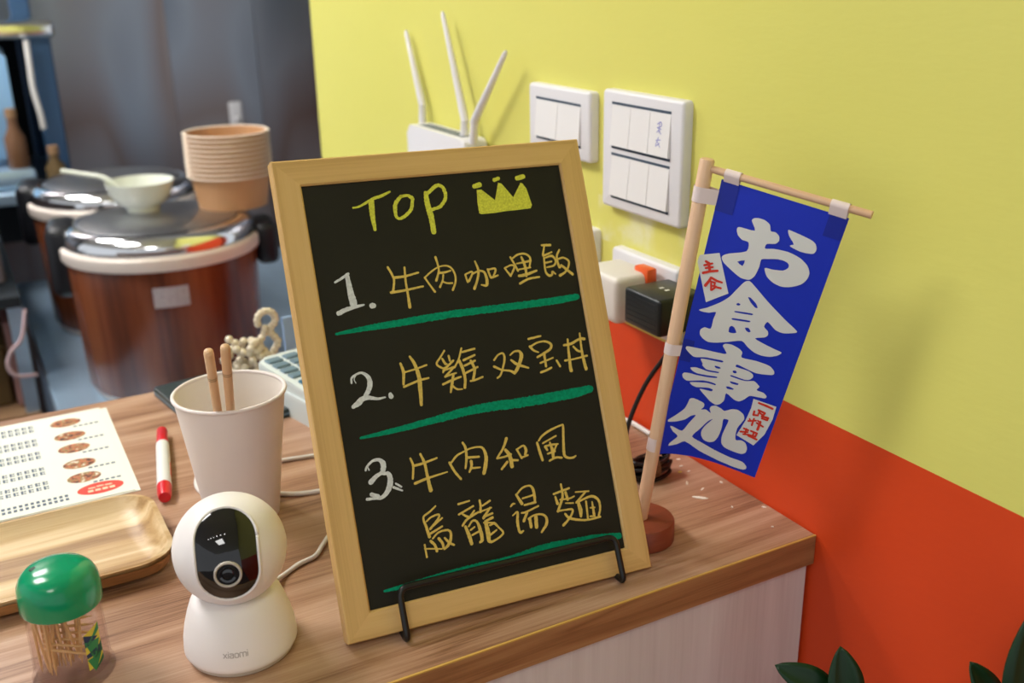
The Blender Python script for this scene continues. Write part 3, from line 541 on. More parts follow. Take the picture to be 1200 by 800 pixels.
M['gadget_ring'] = mat('lens_ring', lin(190, 182, 172), 0.35)
M['gadget_lens'] = mat('lens_glass', lin(6, 6, 8), 0.03, coat=1.0)
M['grey_print'] = mat('grey_print', lin(176, 168, 164), 0.5)
M['paper_cup'] = mat('cup_card', lin(232, 222, 218), 0.55, vary=0.03, vscale=40)
M['cup_inside'] = mat('cup_lining', lin(236, 228, 220), 0.4)
M['chopstick'] = wood('bamboo_stick', lin(196, 150, 108), lin(214, 172, 130), lin(226, 188, 148), axis=2, scale=60, squeeze=0.04, fine=0.6, bands=0.3)
M['paper'] = mat('ivory_paper', lin(230, 231, 220), 0.6)
M['print_dark'] = mat('navy_print', lin(92, 104, 122), 0.7)
M['print_red'] = mat('red_oval_print', lin(214, 74, 62), 0.7)
M['print_food'] = dish_print()
M['tray'] = wood('ash_tray', lin(140, 100, 54), lin(190, 154, 104), lin(222, 196, 154), axis=0, scale=18, squeeze=0.07, distort=0.5, rough=0.38, fine=0.45, bands=1.0, lo=0.2, hi=0.75)
M['tray_edge'] = wood('tray_edge', lin(128, 86, 48), lin(160, 112, 66), lin(184, 138, 88), axis=0, scale=20, squeeze=0.1, fine=0.6)
M['lid_green'] = mat('green_plastic', lin(0, 142, 96), 0.18, spec=0.6, sss=0.08)
M['clear'] = clear_plastic()
M['pick'] = wood('toothpick_wood', lin(206, 160, 98), lin(228, 188, 130), lin(238, 206, 154), axis=2, scale=90, squeeze=0.05, fine=0.6, bands=0.3)
M['hole'] = mat('dark_hole', lin(6, 60, 42), 0.6)
M['st_green'] = mat('sticker_green', lin(52, 136, 84), 0.5)
M['st_dark'] = mat('sticker_dark_green', lin(28, 92, 58), 0.5)
M['st_navy'] = mat('sticker_navy', lin(38, 52, 92), 0.5)
M['st_yellow'] = mat('sticker_yellow', lin(220, 200, 72), 0.5)
M['red_plastic'] = mat('red_plastic', lin(210, 28, 40), 0.3)
M['marker_body'] = mat('marker_body', lin(228, 228, 226), 0.3)
M['terminal'] = mat('pale_terminal', lin(208, 216, 214), 0.4)
M['key_blue'] = mat('blue_grey_key', lin(104, 128, 142), 0.5)
M['screen'] = mat('terminal_screen', lin(66, 108, 132), 0.2)
M['bead'] = mat('ivory_bead', lin(222, 210, 186), 0.3)
M['slip_blue'] = mat('pale_blue_card', lin(150, 180, 222), 0.5)
M['tablet'] = mat('dark_green_cover', lin(30, 44, 42), 0.35)
M['cable_white'] = mat('white_cable', lin(226, 222, 216), 0.45)
M['cable_black'] = mat('black_cable', lin(18, 18, 18), 0.4)
M['adapter_black'] = mat('black_adapter', lin(20, 24, 24), 0.35, bump=0.1, bscale=900)
M['adapter_white'] = mat('ivory_adapter', lin(228, 222, 214), 0.4)
M['orange_plastic'] = mat('orange_plastic', lin(236, 96, 40), 0.35)
M['flake'] = mat('paint_flake', lin(238, 234, 222), 0.7)
M['flake_yellow'] = mat('yellow_paint_flake', lin(226, 206, 80), 0.7)
M['leaf'] = mat('glossy_leaf', lin(16, 50, 20), 0.34, vary=0.3, vscale=30, spec=0.4)
M['stem'] = mat('leaf_stem', lin(60, 92, 44), 0.5)
M['pot'] = mat('grey_pot', lin(120, 116, 110), 0.6)
M['soil'] = mat('soil', lin(52, 40, 30), 0.95, bump=0.8, bscale=90)
M['cooker_wood'] = wood('cooker_walnut_print', lin(74, 34, 18), lin(108, 54, 30), lin(136, 76, 46), axis=2, scale=11, squeeze=0.05, rough=0.25, fine=0.45, bands=0.6)
M['chrome'] = mat('chrome', (0.86, 0.88, 0.9, 1), 0.09, metal=1.0)
M['lid_steel'] = mat('brushed_lid', (0.42, 0.43, 0.45, 1), 0.32, metal=1.0, vary=0.2, vscale=60)
M['band'] = mat('ivory_band', lin(226, 214, 204), 0.4)
M['black_plastic'] = mat('black_plastic', lin(16, 18, 24), 0.4)
M['plaque'] = mat('silver_plaque', lin(176, 168, 172), 0.4, vary=0.4, vscale=160)
M['porcelain'] = mat('white_porcelain', lin(226, 230, 218), 0.2)
M['kraft'] = mat('kraft_card', lin(192, 144, 100), 0.6, vary=0.05, vscale=60)
M['kraft_rim'] = mat('kraft_rim', lin(240, 222, 200), 0.55)
M['steel'] = mat('steel_table', (0.46, 0.62, 0.78, 1), 0.38, metal=0.75, vary=0.15, vscale=30, stretch=(1, 0.1, 1))
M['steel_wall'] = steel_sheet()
M['blue_steel'] = mat('blue_grey_steel', lin(56, 86, 120), 0.35, metal=0.3)
M['bin'] = mat('grey_brown_bin', lin(112, 102, 106), 0.5)
M['olive'] = mat('olive_carton', lin(96, 76, 44), 0.8)
M['dark'] = mat('dark_interior', lin(22, 30, 36), 0.6)
M['panel_blue'] = mat('pale_blue_panel', lin(150, 196, 236), 0.4)
M['brown'] = mat('brown_bottle', lin(110, 76, 50), 0.4)
M['carton'] = mat('carton', lin(150, 116, 84), 0.8)
M['hose'] = mat('pale_pink_hose', lin(196, 170, 174), 0.5)
M['carton_pink'] = mat('pink_carton', lin(150, 112, 108), 0.8)
M['floor'] = mat('floor_tiles', lin(96, 84, 80), 0.45, vary=0.2, vscale=4)
M['ceiling'] = mat('ceiling_paint', lin(222, 220, 214), 0.9)
M['lamp'] = mat('lamp_glow', (1.0, 0.98, 0.955, 1), 0.5, emit=1.0)
M['lamp_frame'] = mat('lamp_frame', lin(230, 230, 230), 0.5)

# two paints on the same wall: yellow above, orange below, with roller texture and white filler smeared round the boxes
def wall_paint():
    m = bpy.data.materials.new('yellow_over_orange_paint')
    m.use_nodes = True
    nt = m.node_tree
    L = nt.links.new
    p = nt.nodes['Principled BSDF']
    p.inputs['Roughness'].default_value = 0.5
    p.inputs['Specular IOR Level'].default_value = 0.35
    tc = nt.nodes.new('ShaderNodeTexCoord')
    sp = nt.nodes.new('ShaderNodeSeparateXYZ')
    L(tc.outputs['Object'], sp.inputs[0])

    def math_(op, a, b):
        n = nt.nodes.new('ShaderNodeMath')
        n.operation = op
        for i, v in enumerate((a, b)):
            if isinstance(v, (int, float)):
                n.inputs[i].default_value = v
            else:
                L(v, n.inputs[i])
        return n.outputs[0]

    def mix(f, a, b):
        n = nt.nodes.new('ShaderNodeMix')
        n.data_type = 'RGBA'
        L(f, n.inputs['Factor'])
        for k, v in (('A', a), ('B', b)):
            if isinstance(v, tuple):
                n.inputs[k].default_value = v
            else:
                L(v, n.inputs[k])
        return n.outputs['Result']
    mp = nt.nodes.new('ShaderNodeMapping')
    mp.inputs['Scale'].default_value = (1, 0.35, 1.0)
    L(tc.outputs['Object'], mp.inputs['Vector'])
    nz = nt.nodes.new('ShaderNodeTexNoise')
    nz.inputs['Scale'].default_value = 6
    nz.inputs['Detail'].default_value = 4
    L(mp.outputs[0], nz.inputs['Vector'])
    yellow = mix(nz.outputs['Fac'], lin(214, 209, 100), lin(224, 219, 118))
    orange = mix(nz.outputs['Fac'], lin(208, 60, 16), lin(218, 74, 28))
    two = mix(math_('GREATER_THAN', sp.outputs['Z'], 0.0985), orange, yellow)
    n2 = nt.nodes.new('ShaderNodeTexNoise')
    n2.inputs['Scale'].default_value = 26
    n2.inputs['Detail'].default_value = 5
    L(tc.outputs['Object'], n2.inputs['Vector'])
    dy = math_('ABSOLUTE', math_('SUBTRACT', sp.outputs['Y'], 0.775), 0.0)
    dz = math_('ABSOLUTE', math_('SUBTRACT', sp.outputs['Z'], 0.196), 0.0)
    near = math_('MULTIPLY', math_('LESS_THAN', dy, 0.07), math_('LESS_THAN', dz, 0.022))
    smear = math_('MULTIPLY', near, math_('SMOOTH_MAX', math_('MULTIPLY', math_('SUBTRACT', n2.outputs['Fac'], 0.46), 5.0), 0.0))
    col = mix(math_('MULTIPLY', smear, 0.55), two, lin(232, 230, 214))
    L(col, p.inputs['Base Color'])
    mp3 = nt.nodes.new('ShaderNodeMapping')
    mp3.inputs['Scale'].default_value = (1, 0.3, 1.0)
    L(tc.outputs['Object'], mp3.inputs['Vector'])
    n3 = nt.nodes.new('ShaderNodeTexNoise')
    n3.inputs['Scale'].default_value = 160
    n3.inputs['Detail'].default_value = 3
    L(mp3.outputs[0], n3.inputs['Vector'])
    b = nt.nodes.new('ShaderNodeBump')
    b.inputs['Strength'].default_value = 0.25
    b.inputs['Distance'].default_value = 0.001
    L(n3.outputs['Fac'], b.inputs['Height'])
    L(b.outputs[0], p.inputs['Normal'])
    return m


M['wall'] = wall_paint()

# ------------------------------------------------------------------ the room
XW = 0.5524


def struct(name, bm, m, **k):
    return obj(name, bm, m, kind='structure', **k)


struct('floor', box(-3.2, 2.2, -3.2, 3.75, -1.2, -1.1), M['floor'])
struct('ceiling', box(-3.2, 2.2, -3.2, 3.75, 1.75, 1.85), M['ceiling'])
struct('wall_right', box(XW, XW + 0.12, -3.2, 1.70, -1.1, 1.75), M['wall'])
wb = struct('wall_back', box(-3.2, 2.2, 3.68, 3.75, -1.1, 1.75), M['dark'])
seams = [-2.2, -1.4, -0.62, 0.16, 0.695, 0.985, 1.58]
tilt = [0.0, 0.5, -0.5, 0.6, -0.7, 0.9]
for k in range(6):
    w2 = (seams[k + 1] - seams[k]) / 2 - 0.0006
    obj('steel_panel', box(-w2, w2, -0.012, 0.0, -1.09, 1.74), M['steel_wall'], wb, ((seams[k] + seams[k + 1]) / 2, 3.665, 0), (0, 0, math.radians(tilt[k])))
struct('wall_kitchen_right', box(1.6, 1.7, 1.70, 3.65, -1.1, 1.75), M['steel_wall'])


def panel_lamp(x, y, w, d, power, label):
    t = thing('ceiling_panel_lamp', label, 'ceiling lamp', (x, y, 1.75), group='ceiling lamps')
    b = bmesh.new()
    for (a0, a1, c0, c1) in ((-w / 2 - .02, -w / 2, -d / 2 - .02, d / 2 + .02), (w / 2, w / 2 + .02, -d / 2 - .02, d / 2 + .02), (-w / 2, w / 2, -d / 2 - .02, -d / 2), (-w / 2, w / 2, d / 2, d / 2 + .02)):
        box(a0, a1, c0, c1, -0.03, 0.0, bm=b)
    obj('frame', b, M['lamp_frame'], t)
    g = M['lamp'].copy()
    g.node_tree.nodes['Principled BSDF'].inputs['Emission Strength'].default_value = power
    obj('diffuser', box(-w / 2, w / 2, -d / 2, d / 2, -0.022, -0.004), g, t)


panel_lamp(-0.75, 1.55, 0.60, 0.60, LAMP_KITCHEN, 'square ceiling lamp over the service counter')
panel_lamp(-0.55, 2.75, 0.60, 0.60, LAMP_KITCHEN, 'square ceiling lamp over the rice cookers')
panel_lamp(-0.9, -0.9, 0.60, 0.60, LAMP_DINING, 'square ceiling lamp over the dining side')
for k in range(6):
    t = thing('downlight', 'small round downlight in a row on the ceiling', 'ceiling lamp', (-1.6 + 0.26 * k, -0.1 - 0.05 * k, 1.75), group='row of downlights')
    obj('trim_ring', lathe([(0.035, -0.012), (0.05, -0.012), (0.052, 0.0), (0.035, 0.0)], 24, closed=True), M['lamp_frame'], t, smooth=40)
    g = M['lamp'].copy()
    g.node_tree.nodes['Principled BSDF'].inputs['Emission Strength'].default_value = 30
    obj('bulb', lathe([(0, -0.008), (0.034, -0.008), (0.034, -0.002), (0, -0.002)], 24), g, t)

# ------------------------------------------------------------------ service counter
YF, YB = 0.5223, 1.106
top = thing('worktop', 'wood grain laminate worktop against the yellow and orange wall', 'worktop', (0, 0, 0))
obj('board', box(-1.2, XW - 0.001, YF + 0.001, YB, -0.026, 0.0, 0.0006, 1), M['worktop'], top)
obj('front_edge', box(-1.2, XW - 0.001, YF - 0.0005, YF + 0.001, -0.026, -0.0006), wood('oak_edging', lin(120, 78, 46), lin(158, 112, 72), lin(180, 136, 92), axis=0, scale=22, squeeze=0.05, fine=0.6), top)
obj('edge_line', box(-1.2, XW - 0.001, YF - 0.0007, YF + 0.0009, -0.0009, 0.0001), mat('yellow_glue_line', lin(206, 166, 84), 0.5), top)
cabinet = thing('counter_cabinet', 'white wood grain counter cabinet under the worktop', 'cabinet', (0, 0, -1.1))
obj('front_panel', box(-1.2, XW - 0.004, YF + 0.004, YF + 0.022, 0.0, 1.074), M['white_panel'], cabinet)
obj('side_panel', box(XW - 0.024, XW - 0.004, YF + 0.022, YB - 0.02, 0.0, 1.074), M['white_panel'], cabinet)
obj('side_panel', box(-1.2, -1.18, YF + 0.022, YB - 0.02, 0.0, 1.074), M['white_panel'], cabinet)
obj('shelf', box(-1.18, XW - 0.024, YF + 0.022, YB - 0.02, 0.55, 0.57), M['white_panel'], cabinet)


# ------------------------------------------------------------------ chalkboard
BO = Vector((0.17490, 0.56495, 0.006))
BA = Vector((0.99637194, -0.08419266, -0.01243201))
BB = Vector((0.04525815, 0.40046558, 0.91519343))
BN = BA.cross(BB)
BW, BH, FW, FD = 0.2343, 0.3297, 0.0184, 0.013
board_m = Matrix((BA, -BN, BB)).transposed()
board = thing('chalkboard', 'wood framed chalkboard with handwritten top three menu leaning on a wire easel', 'chalkboard', BO, board_m.to_euler())


def rail(length, parent, loc, rot):
    """mitred frame rail: lies along x, outer edge at z = 0"""
    b = bmesh.new()
    prof = [(0.0, 0.0), (0.0, FW * 0.0), (0.0008, 0.0), (0.0, 0.0009), (0.0, FW - 0.0012), (0.0012, FW), (FD, FW), (FD, 0.0)]
    prof = [(0.0009, 0.0), (0.0, 0.0009), (0.0, FW - 0.0012), (0.0012, FW), (FD, FW), (FD, 0.0)]
    A = [b.verts.new((z, y, z)) for y, z in prof]
    B = [b.verts.new((length - z, y, z)) for y, z in prof]
    n = len(prof)
    for i in range(n):
        b.faces.new((A[i], A[(i + 1) % n], B[(i + 1) % n], B[i]))
    b.faces.new(A[::-1])
    b.faces.new(B)
    return obj('frame_rail', b, M['frame_wood'], parent, loc, rot)


rail(BW, board, (0, 0, 0), (0, 0, 0))
rail(BW, board, (BW, 0, BH), (0, math.pi, 0))
rail(BH, board, (0, 0, BH), (0, math.pi / 2, 0))
rail(BH, board, (BW, 0, 0), (0, -math.pi / 2, 0))
obj('slate_panel', box(FW - 0.003, BW - FW + 0.003, 0.0028, 0.0068, FW - 0.003, BH - FW + 0.003), M['slate'], board, label='matt black writing surface')
obj('back_panel', box(FW - 0.004, BW - FW + 0.004, 0.0070, 0.0100, FW - 0.004, BH - FW + 0.004), M['carton'], board)

on_board = lambda off: (lambda x, y: (x / 1000.0, 0.0028 - off, y / 1000.0))
for key, nm, off, lab in (('green', 'chalk_line', 0.00010, 'green chalk underline'), ('gold', 'chalk_character', 0.00020, None), ('white', 'chalk_numeral', 0.00020, 'white chalk numeral'), ('lime', 'chalk_letter', 0.00020, 'lime chalk letter')):
    for strokes in CHALK[key]:
        b = bmesh.new()
        crown = strokes is CHALK['lime'][-1]
        if crown:
            filled([CROWN], on_board(off), bm=b)
        for i, st in enumerate(strokes):
            ribbon(b, st, on_board(off + 0.000006 * i), 0.14 if key in ('green', 'lime') else 0.10, 0.5)
        obj('chalk_crown' if crown else nm, b, M['chalk_' + key], board, label='lime chalk crown drawing' if crown else lab)

# ------------------------------------------------------------------ wire easel
def bp(u, off, v):
    return BO + BA * u + BN * off + BB * v


easel = thing('wire_easel', 'black bent wire easel holding the chalkboard', 'easel', (BO.x + 0.12, BO.y + 0.08, 0.0))
E0 = Vector(easel.location)
yb = Vector((-BA.y, BA.x, 0)).normalized()
WR = 0.0023
uL, uR = 0.0385, 0.2050
gl = Vector((bp(uL, 0.0065, 0).x, bp(uL, 0.0065, 0).y, 0.0028)) - yb * 0.004
gr = Vector((bp(uR, 0.0065, 0).x, bp(uR, 0.0065, 0).y, 0.0028)) - yb * 0.004
front = [gl + yb * 0.13, gl, bp(uL, 0.0065, 0.0300), bp(uR, 0.0065, 0.0300), gr, gr + yb * 0.13]
obj('front_hook', tube(bend([p - E0 for p in front], 0.007), WR, 10), M['black_wire'], easel, smooth=50)
pl = bp(0.060, -FD - 0.004, 0.21)
pr = bp(0.175, -FD - 0.004, 0.21)
gl2 = gl + yb * 0.020
gr2 = gr + yb * 0.020
back = [gl2 + yb * 0.014, bp(0.055, -FD - 0.004, 0.03), pl, pr, bp(0.180, -FD - 0.004, 0.03), gr2 + yb * 0.014]
obj('back_rest', tube(bend([p - E0 for p in back], 0.01), WR, 10), M['black_wire'], easel, smooth=50)
mid = (pl + pr) / 2
prop = [gl + yb * 0.13, (gl + gr) / 2 + yb * 0.13, mid]
obj('cross_bar', tube([gl + yb * 0.13 - E0, gr + yb * 0.13 - E0], WR, 10), M['black_wire'], easel, smooth=50)
obj('prop_leg', tube([(gl + gr) / 2 + yb * 0.13 - E0, mid - E0], WR, 10), M['black_wire'], easel, smooth=50)

# ------------------------------------------------------------------ banner stand
FB = Vector((0.4289, 0.5892, 0.0))
PT = Vector((0.4555, 0.5607, 0.3033))
PU = Vector((0.0924, -0.0991, 0.9908)).normalized()
BE = Vector((0.5088, 0.4600, 0.2768))
TL, TR = Vector((0.4605, 0.5504, 0.2903)), Vector((0.5019, 0.4724, 0.2730))
BL, BR = Vector((0.4356, 0.5809, 0.0752)), Vector((0.4915, 0.5315, 0.0625))
BD = Vector((0.8829, 0.4695, 0.0))
banner = thing('banner_stand', 'small tabletop banner stand with blue sheet of white lettering beside the wall', 'banner', FB)
obj('base_disc', lathe([(0, 0), (0.0255, 0), (0.0265, 0.001), (0.0265, 0.0165), (0.0255, 0.018), (0, 0.018)], 48), M['disc_wood'], banner, smooth=35, label='reddish brown round wooden foot')
rot = PU.to_track_quat('Z', 'Y').to_euler()
plen = (PT - (FB + Vector((0, 0, 0.018)))).length
obj('pole', lathe([(0, -0.012), (0.0052, -0.012), (0.0052, plen - 0.001), (0.0044, plen), (0, plen)], 20), M['dowel'], banner, (0, 0, 0.018), rot, smooth=40)
pbar = PT - PU * 0.006
d = (BE - pbar)
obj('crossbar', lathe([(0, -0.004), (0.0026, -0.004), (0.0026, d.length), (0, d.length)], 14), M['dowel'], banner, pbar - FB, d.to_track_quat('Z', 'Y').to_euler(), smooth=40)


def sheet(s, t, off=0.0):
    p = TL * (1 - s) * (1 - t) + TR * s * (1 - t) + BL * (1 - s) * t + BR * s * t
    return p + BD * (0.010 * math.sin(math.pi * min(1.0, max(s, 0.0)) ** 0.7) * max(t, 0) ** 3 - off) - FB


b = bmesh.new()
NS, NT = 16, 30
for off in (0.0, -0.0004):
    g = [[b.verts.new(sheet(i / NS, j / NT, off)) for i in range(NS + 1)] for j in range(NT + 1)]
    for j in range(NT):
        for i in range(NS):
            b.faces.new((g[j][i], g[j][i + 1], g[j + 1][i + 1], g[j + 1][i]))
flag = obj('flag_sheet', b, M['flag_blue'], banner, smooth=60, label='bright blue printed banner sheet')
on_flag = lambda off: (lambda x, y: sheet(x / 1000.0, y / 1000.0, off))
for key, label in (('o', None), ('o_dot', None), ('shoku', None), ('ji', None), ('dokoro', None)):
    polys = [smooth_loop(GLYPH[key][0], 3, 0.75)] + [smooth_loop(h, 2, 0.6) for h in GLYPH[key][1:]]
    obj('white_lettering', filled(polys, on_flag(0.00035), 25), M['flag_white'], flag)
for poly in TAGS:
    obj('white_tag', filled([poly], on_flag(0.0003), 25), M['flag_white'], flag)
FWD, FHT = 0.0899, 0.2186
for strokes in RED:
    b = bmesh.new()
    for st in strokes:
        for p, q in zip(st[:-1], st[1:]):
            ribbon(b, [(p[0], p[1], p[2] * 1.4), (q[0], q[1], q[2] * 1.4)], lambda x, y: sheet(x / 1000 / FWD, y / 1000 / FHT, 0.00065), 0.0, 0.5)
    obj('red_character', b, M['flag_red'], flag)
for (s0, s1, t0, t1) in ((0.0, 0.15, 0.0, 0.10), (0.86, 1.0, 0.0, 0.075), (0.0, 0.10, 0.55, 0.63)):
    obj('blue_patch', filled([[(s0 * 1000, t0 * 1000), (s1 * 1000, t0 * 1000), (s1 * 1000, t1 * 1000), (s0 * 1000, t1 * 1000)]], on_flag(0.0003), 25), M['flag_blue_patch'], flag)


def loop_strap(s0, s1, centre_fn, axis, r):
    """band from the sheet edge round a rod and back"""
    b = bmesh.new()
    rows = []
    for s in (s0, s1):
        e, c = centre_fn(s)
        d = (e - c)
        d = (d - axis * d.dot(axis)).normalized()
        n = axis.cross(d)
        pts = [e + n * 0.0008]
        for k in range(13):
            a = math.radians(70 + 220 * k / 12)
            pts.append(c + (d * math.cos(a) + n * math.sin(a)) * (r + 0.0006))
        pts.append(e - n * 0.0008)
        rows.append([b.verts.new(p - FB) for p in pts])
    for i in range(len(rows[0]) - 1):
        b.faces.new((rows[0][i], rows[0][i + 1], rows[1][i + 1], rows[1][i]))
    return obj('strap', b, M['strap'], banner, smooth=60)


bx = d.normalized()
for s0, s1 in ((0.02, 0.145), (0.85, 0.985)):
    def fn(s):
        e = sheet(s, 0.004) + FB
        k = (e - pbar).dot(bx)
        return e, pbar + bx * k
    loop_strap(s0, s1, fn, bx, 0.0026)
for t0, t1 in ((0.035, 0.085), (0.575, 0.615), (0.935, 0.985)):
    def fn(t):
        e = sheet(0.004, t) + FB
        k = (e - (FB + Vector((0, 0, 0.018)))).dot(PU)
        return e, FB + Vector((0, 0, 0.018)) + PU * k
    loop_strap(t0, t1, fn, PU, 0.0052)

# ------------------------------------------------------------------ wall fittings
def rocker(parent, y0, y1, z0, z1, tilt=0.0035, name='rocker'):
    b = bmesh.new()
    x = -0.0095
    vs = [b.verts.new(q) for q in ((x, y0, z0), (x, y1, z0), (x, y1, z1), (x, y0, z1),
                                   (x - tilt, y0, z0 + .0006), (x - tilt, y1, z0 + .0006), (x - 0.0006, y1, z1 - .0006), (x - 0.0006, y0, z1 - .0006))]
    for f in ((3, 2, 1, 0), (4, 5, 6, 7), (0, 1, 5, 4), (1, 2, 6, 5), (2, 3, 7, 6), (3, 0, 4, 7)):
        b.faces.new([vs[i] for i in f])
    return obj(name, b, M['plastic_rocker'], parent)


def plate(parent, w, h, t=0.010):
    b = prism(rounded_rect(w, h, 0.004, 4), 0, t, 0.0035, 3)
    for v in b.verts:
        v.co = Vector((-v.co.z, v.co.x, v.co.y))
    return obj('plate', b, M['plastic_white'], parent, smooth=35)


def switch(y0, y1, z0, z1, rows, cols, label):
    w, h = y1 - y0, z1 - z0
    t = thing('wall_switch', label, 'light switch', (XW, (y0 + y1) / 2, (z0 + z1) / 2))
    plate(t, w, h)
    m = 0.0165
    W = w - 2 * m
    rh = 0.0425
    gap = 0.004
    tot = rows * rh + (rows - 1) * gap
    for r in range(rows):
        zt = tot / 2 - r * (rh + gap)
        zb = zt - rh
        obj('dark_gap', box(-0.0104, -0.0094, -W / 2, W / 2, zt - 0.0022, zt), M['slit'], t)
        obj('dark_gap', box(-0.0104, -0.0094, -W / 2, W / 2, zb, zb + 0.0022), M['slit'], t)
        for c in range(cols):
            a = -W / 2 + W * c / cols
            k = rocker(t, a + 0.0004, a + W / cols - 0.0004, zb + 0.0024, zt - 0.0024)
            if rows == 2 and r == 0 and c == 0:
                ib = bmesh.new()
                yc = a + W / cols / 2
                zc = (zb + zt) / 2

                def onrk(x, y):
                    f = (y - zb) / rh
                    return (-0.0095 - 0.0035 + 0.0029 * f - 0.0003, -x, y)
                for q in ([(-3, 9), (2, 11), (3, 8), (-2, 6)], [(-3, 6), (3, 5)], [(0, 11), (0, 2)], [(-3, 2), (0, 4), (3, 1)], [(-3, -5), (3, -4)], [(0, -2), (-3, -9)], [(-1, -6), (3, -10)], [(-3, -10), (2, -7)]):
                    ribbon(ib, [(-yc + u / 1000, zc + v / 1000, 0.0008) for u, v in q], onrk, 0, 0.0008)
                obj('pen_marks', ib, M['ink'], k)
    return t


switch(0.7014, 0.8240, 0.2125, 0.3218, 2, 3, 'large white wall switch with six rockers in two rows')
switch(0.8456, 0.9647, 0.2480, 0.3160, 1, 2, 'white wall switch with two rockers between router and six rocker switch')
sock = thing('socket_plate', 'white wall socket plate with black and ivory adapters plugged in', 'wall socket', (XW, 0.7535, 0.1405))
plate(sock, 0.104, 0.070)
for yy in (-0.022, 0.022):
    b = prism(rounded_rect(0.034, 0.040, 0.008, 4, yy, 0), 0.010, 0.0116, 0.0006, 1)
    for v in b.verts:
        v.co = Vector((-v.co.z, v.co.x, v.co.y))
    obj('outlet', b, M['plastic_rocker'], sock, smooth=35)
ad = thing('power_adapter', 'black cube power adapter plugged into the wall socket', 'adapter', (XW - 0.012, 0.685, 0.151))
obj('body', box(-0.048, 0, -0.026, 0.026, -0.0165, 0.0165, 0.0035, 3), M['adapter_black'], ad, smooth=40)
b = bmesh.new()
for k in range(6):
    z = -0.011 + 0.0044 * k
    box(-0.0484, -0.0478, -0.021, 0.021, z - 0.0005, z + 0.0005, bm=b)
obj('ridge', b, M['black_plastic'], ad)
b = bmesh.new()
for q in (-0.004, 0.004):
    box(-0.026, -0.022, q - 0.0014, q + 0.0014, 0.0164, 0.0168, bm=b)
obj('mark', b, M['plastic_white'], ad)
ad = thing('plug_adapter', 'ivory plug adapter with orange tab plugged in beside the black cube', 'adapter', (XW - 0.012, 0.757, 0.147))
obj('body', box(-0.045, 0, -0.030, 0.030, -0.022, 0.022, 0.006, 3), M['adapter_white'], ad, smooth=40)
obj('orange_tab', box(-0.014, -0.003, -0.033, -0.012, 0.012, 0.0265, 0.002, 2), M['orange_plastic'], ad, smooth=40)
sp = thing('blank_plate', 'white blank wall plate half hidden behind the chalkboard corner', 'wall plate', (XW, 0.896, 0.1505))
plate(sp, 0.114, 0.066)
b = prism(rounded_rect(0.08, 0.036, 0.003, 3), 0.010, 0.011, 0.0005, 1)
for v in b.verts:
    v.co = Vector((-v.co.z, v.co.x, v.co.y))
obj('insert', b, M['plastic_rocker'], sp, smooth=35)

# router hung flat on the wall
rt = thing('router', 'white wireless router with three antennas on the yellow wall', 'router', (XW, 1.158, 0.185))
b = prism(rounded_rect(0.166, 0.116, 0.010, 5), 0.004, 0.034, 0.004, 3)
for v in b.verts:
    v.co = Vector((-v.co.z, v.co.x, v.co.y))
obj('body', b, M['plastic_white'], rt, smooth=40)
b = bmesh.new()
for k in range(9):
    box(-0.026, -0.010, -0.06 + 0.014 * k, -0.051 + 0.014 * k, 0.0575, 0.0584, bm=b)
obj('vent', b, M['slit'], rt)
for base, kn, tip in (((0.5424, 1.2446, 0.240), (0.5424, 1.2426, 0.2654), (0.5444, 1.2894, 0.3538)), ((0.5344, 1.1060, 0.238), (0.5324, 1.0990, 0.2631), (0.5374, 1.1600, 0.3807)), ((0.5324, 1.0790, 0.238), (0.5324, 1.0738, 0.2639), (0.5324, 0.9942, 0.3457))):
    o0 = Vector(rt.location)
    B_, K_, T_ = Vector(base) - o0, Vector(kn) - o0, Vector(tip) - o0
    an = obj('antenna', tube([K_ - (T_ - K_).normalized() * 0.003, K_ + (T_ - K_) * 0.1, K_ + (T_ - K_) * 0.5, K_ + (T_ - K_) * 0.97, T_], [0.0048, 0.0050, 0.0040, 0.0028, 0.0016], 12), M['plastic_white'], rt, smooth=60)
    obj('hinge', tube([B_, B_ * 0.5 + K_ * 0.5, K_], [0.0052, 0.0050, 0.0046], 12), M['plastic_white'], an, smooth=50)


# ------------------------------------------------------------------ home security camera on the counter
GX, GY = 0.1146, 0.6088
gad = thing('security_camera', 'white round headed pan tilt camera with black oval lens window on the worktop', 'camera', (GX, GY, 0))
obj('base', lathe([(0, 0.0045), (0.0362, 0.0045), (0.0372, 0.0062), (0.0372, 0.0085), (0.0366, 0.016), (0.0350, 0.024), (0.0324, 0.033), (0.0298, 0.040), (0.0272, 0.0440), (0.024, 0.0455), (0, 0.0455)], 64), M['gadget'], gad, smooth=50)
obj('foot_ring', lathe([(0, 0), (0.0334, 0), (0.0348, 0.0012), (0.0352, 0.0045), (0, 0.0045)], 64), M['gadget_gasket'], gad, smooth=50)
HR = 0.0364
HC = Vector((0, 0, 0.0760))
az = math.atan2(0 - GX, -(0 - GY)) * -1.0
view = (Vector((0, 0, 0.43)) - (Vector((GX, GY, 0)) + HC)).normalized()
yaw = math.atan2(view.x, -view.y) - math.radians(5)
pitch = math.asin(view.z) - math.radians(8)
hrot = (-pitch, 0, yaw)
head = obj('head', ball((0, 0, 0), HR, 64, 40), M['gadget'], gad, HC, hrot, smooth=179)


def on_head(k):
    return lambda x, z: (x, -math.sqrt(max(1e-9, (HR * k) ** 2 - x * x - z * z)), z)


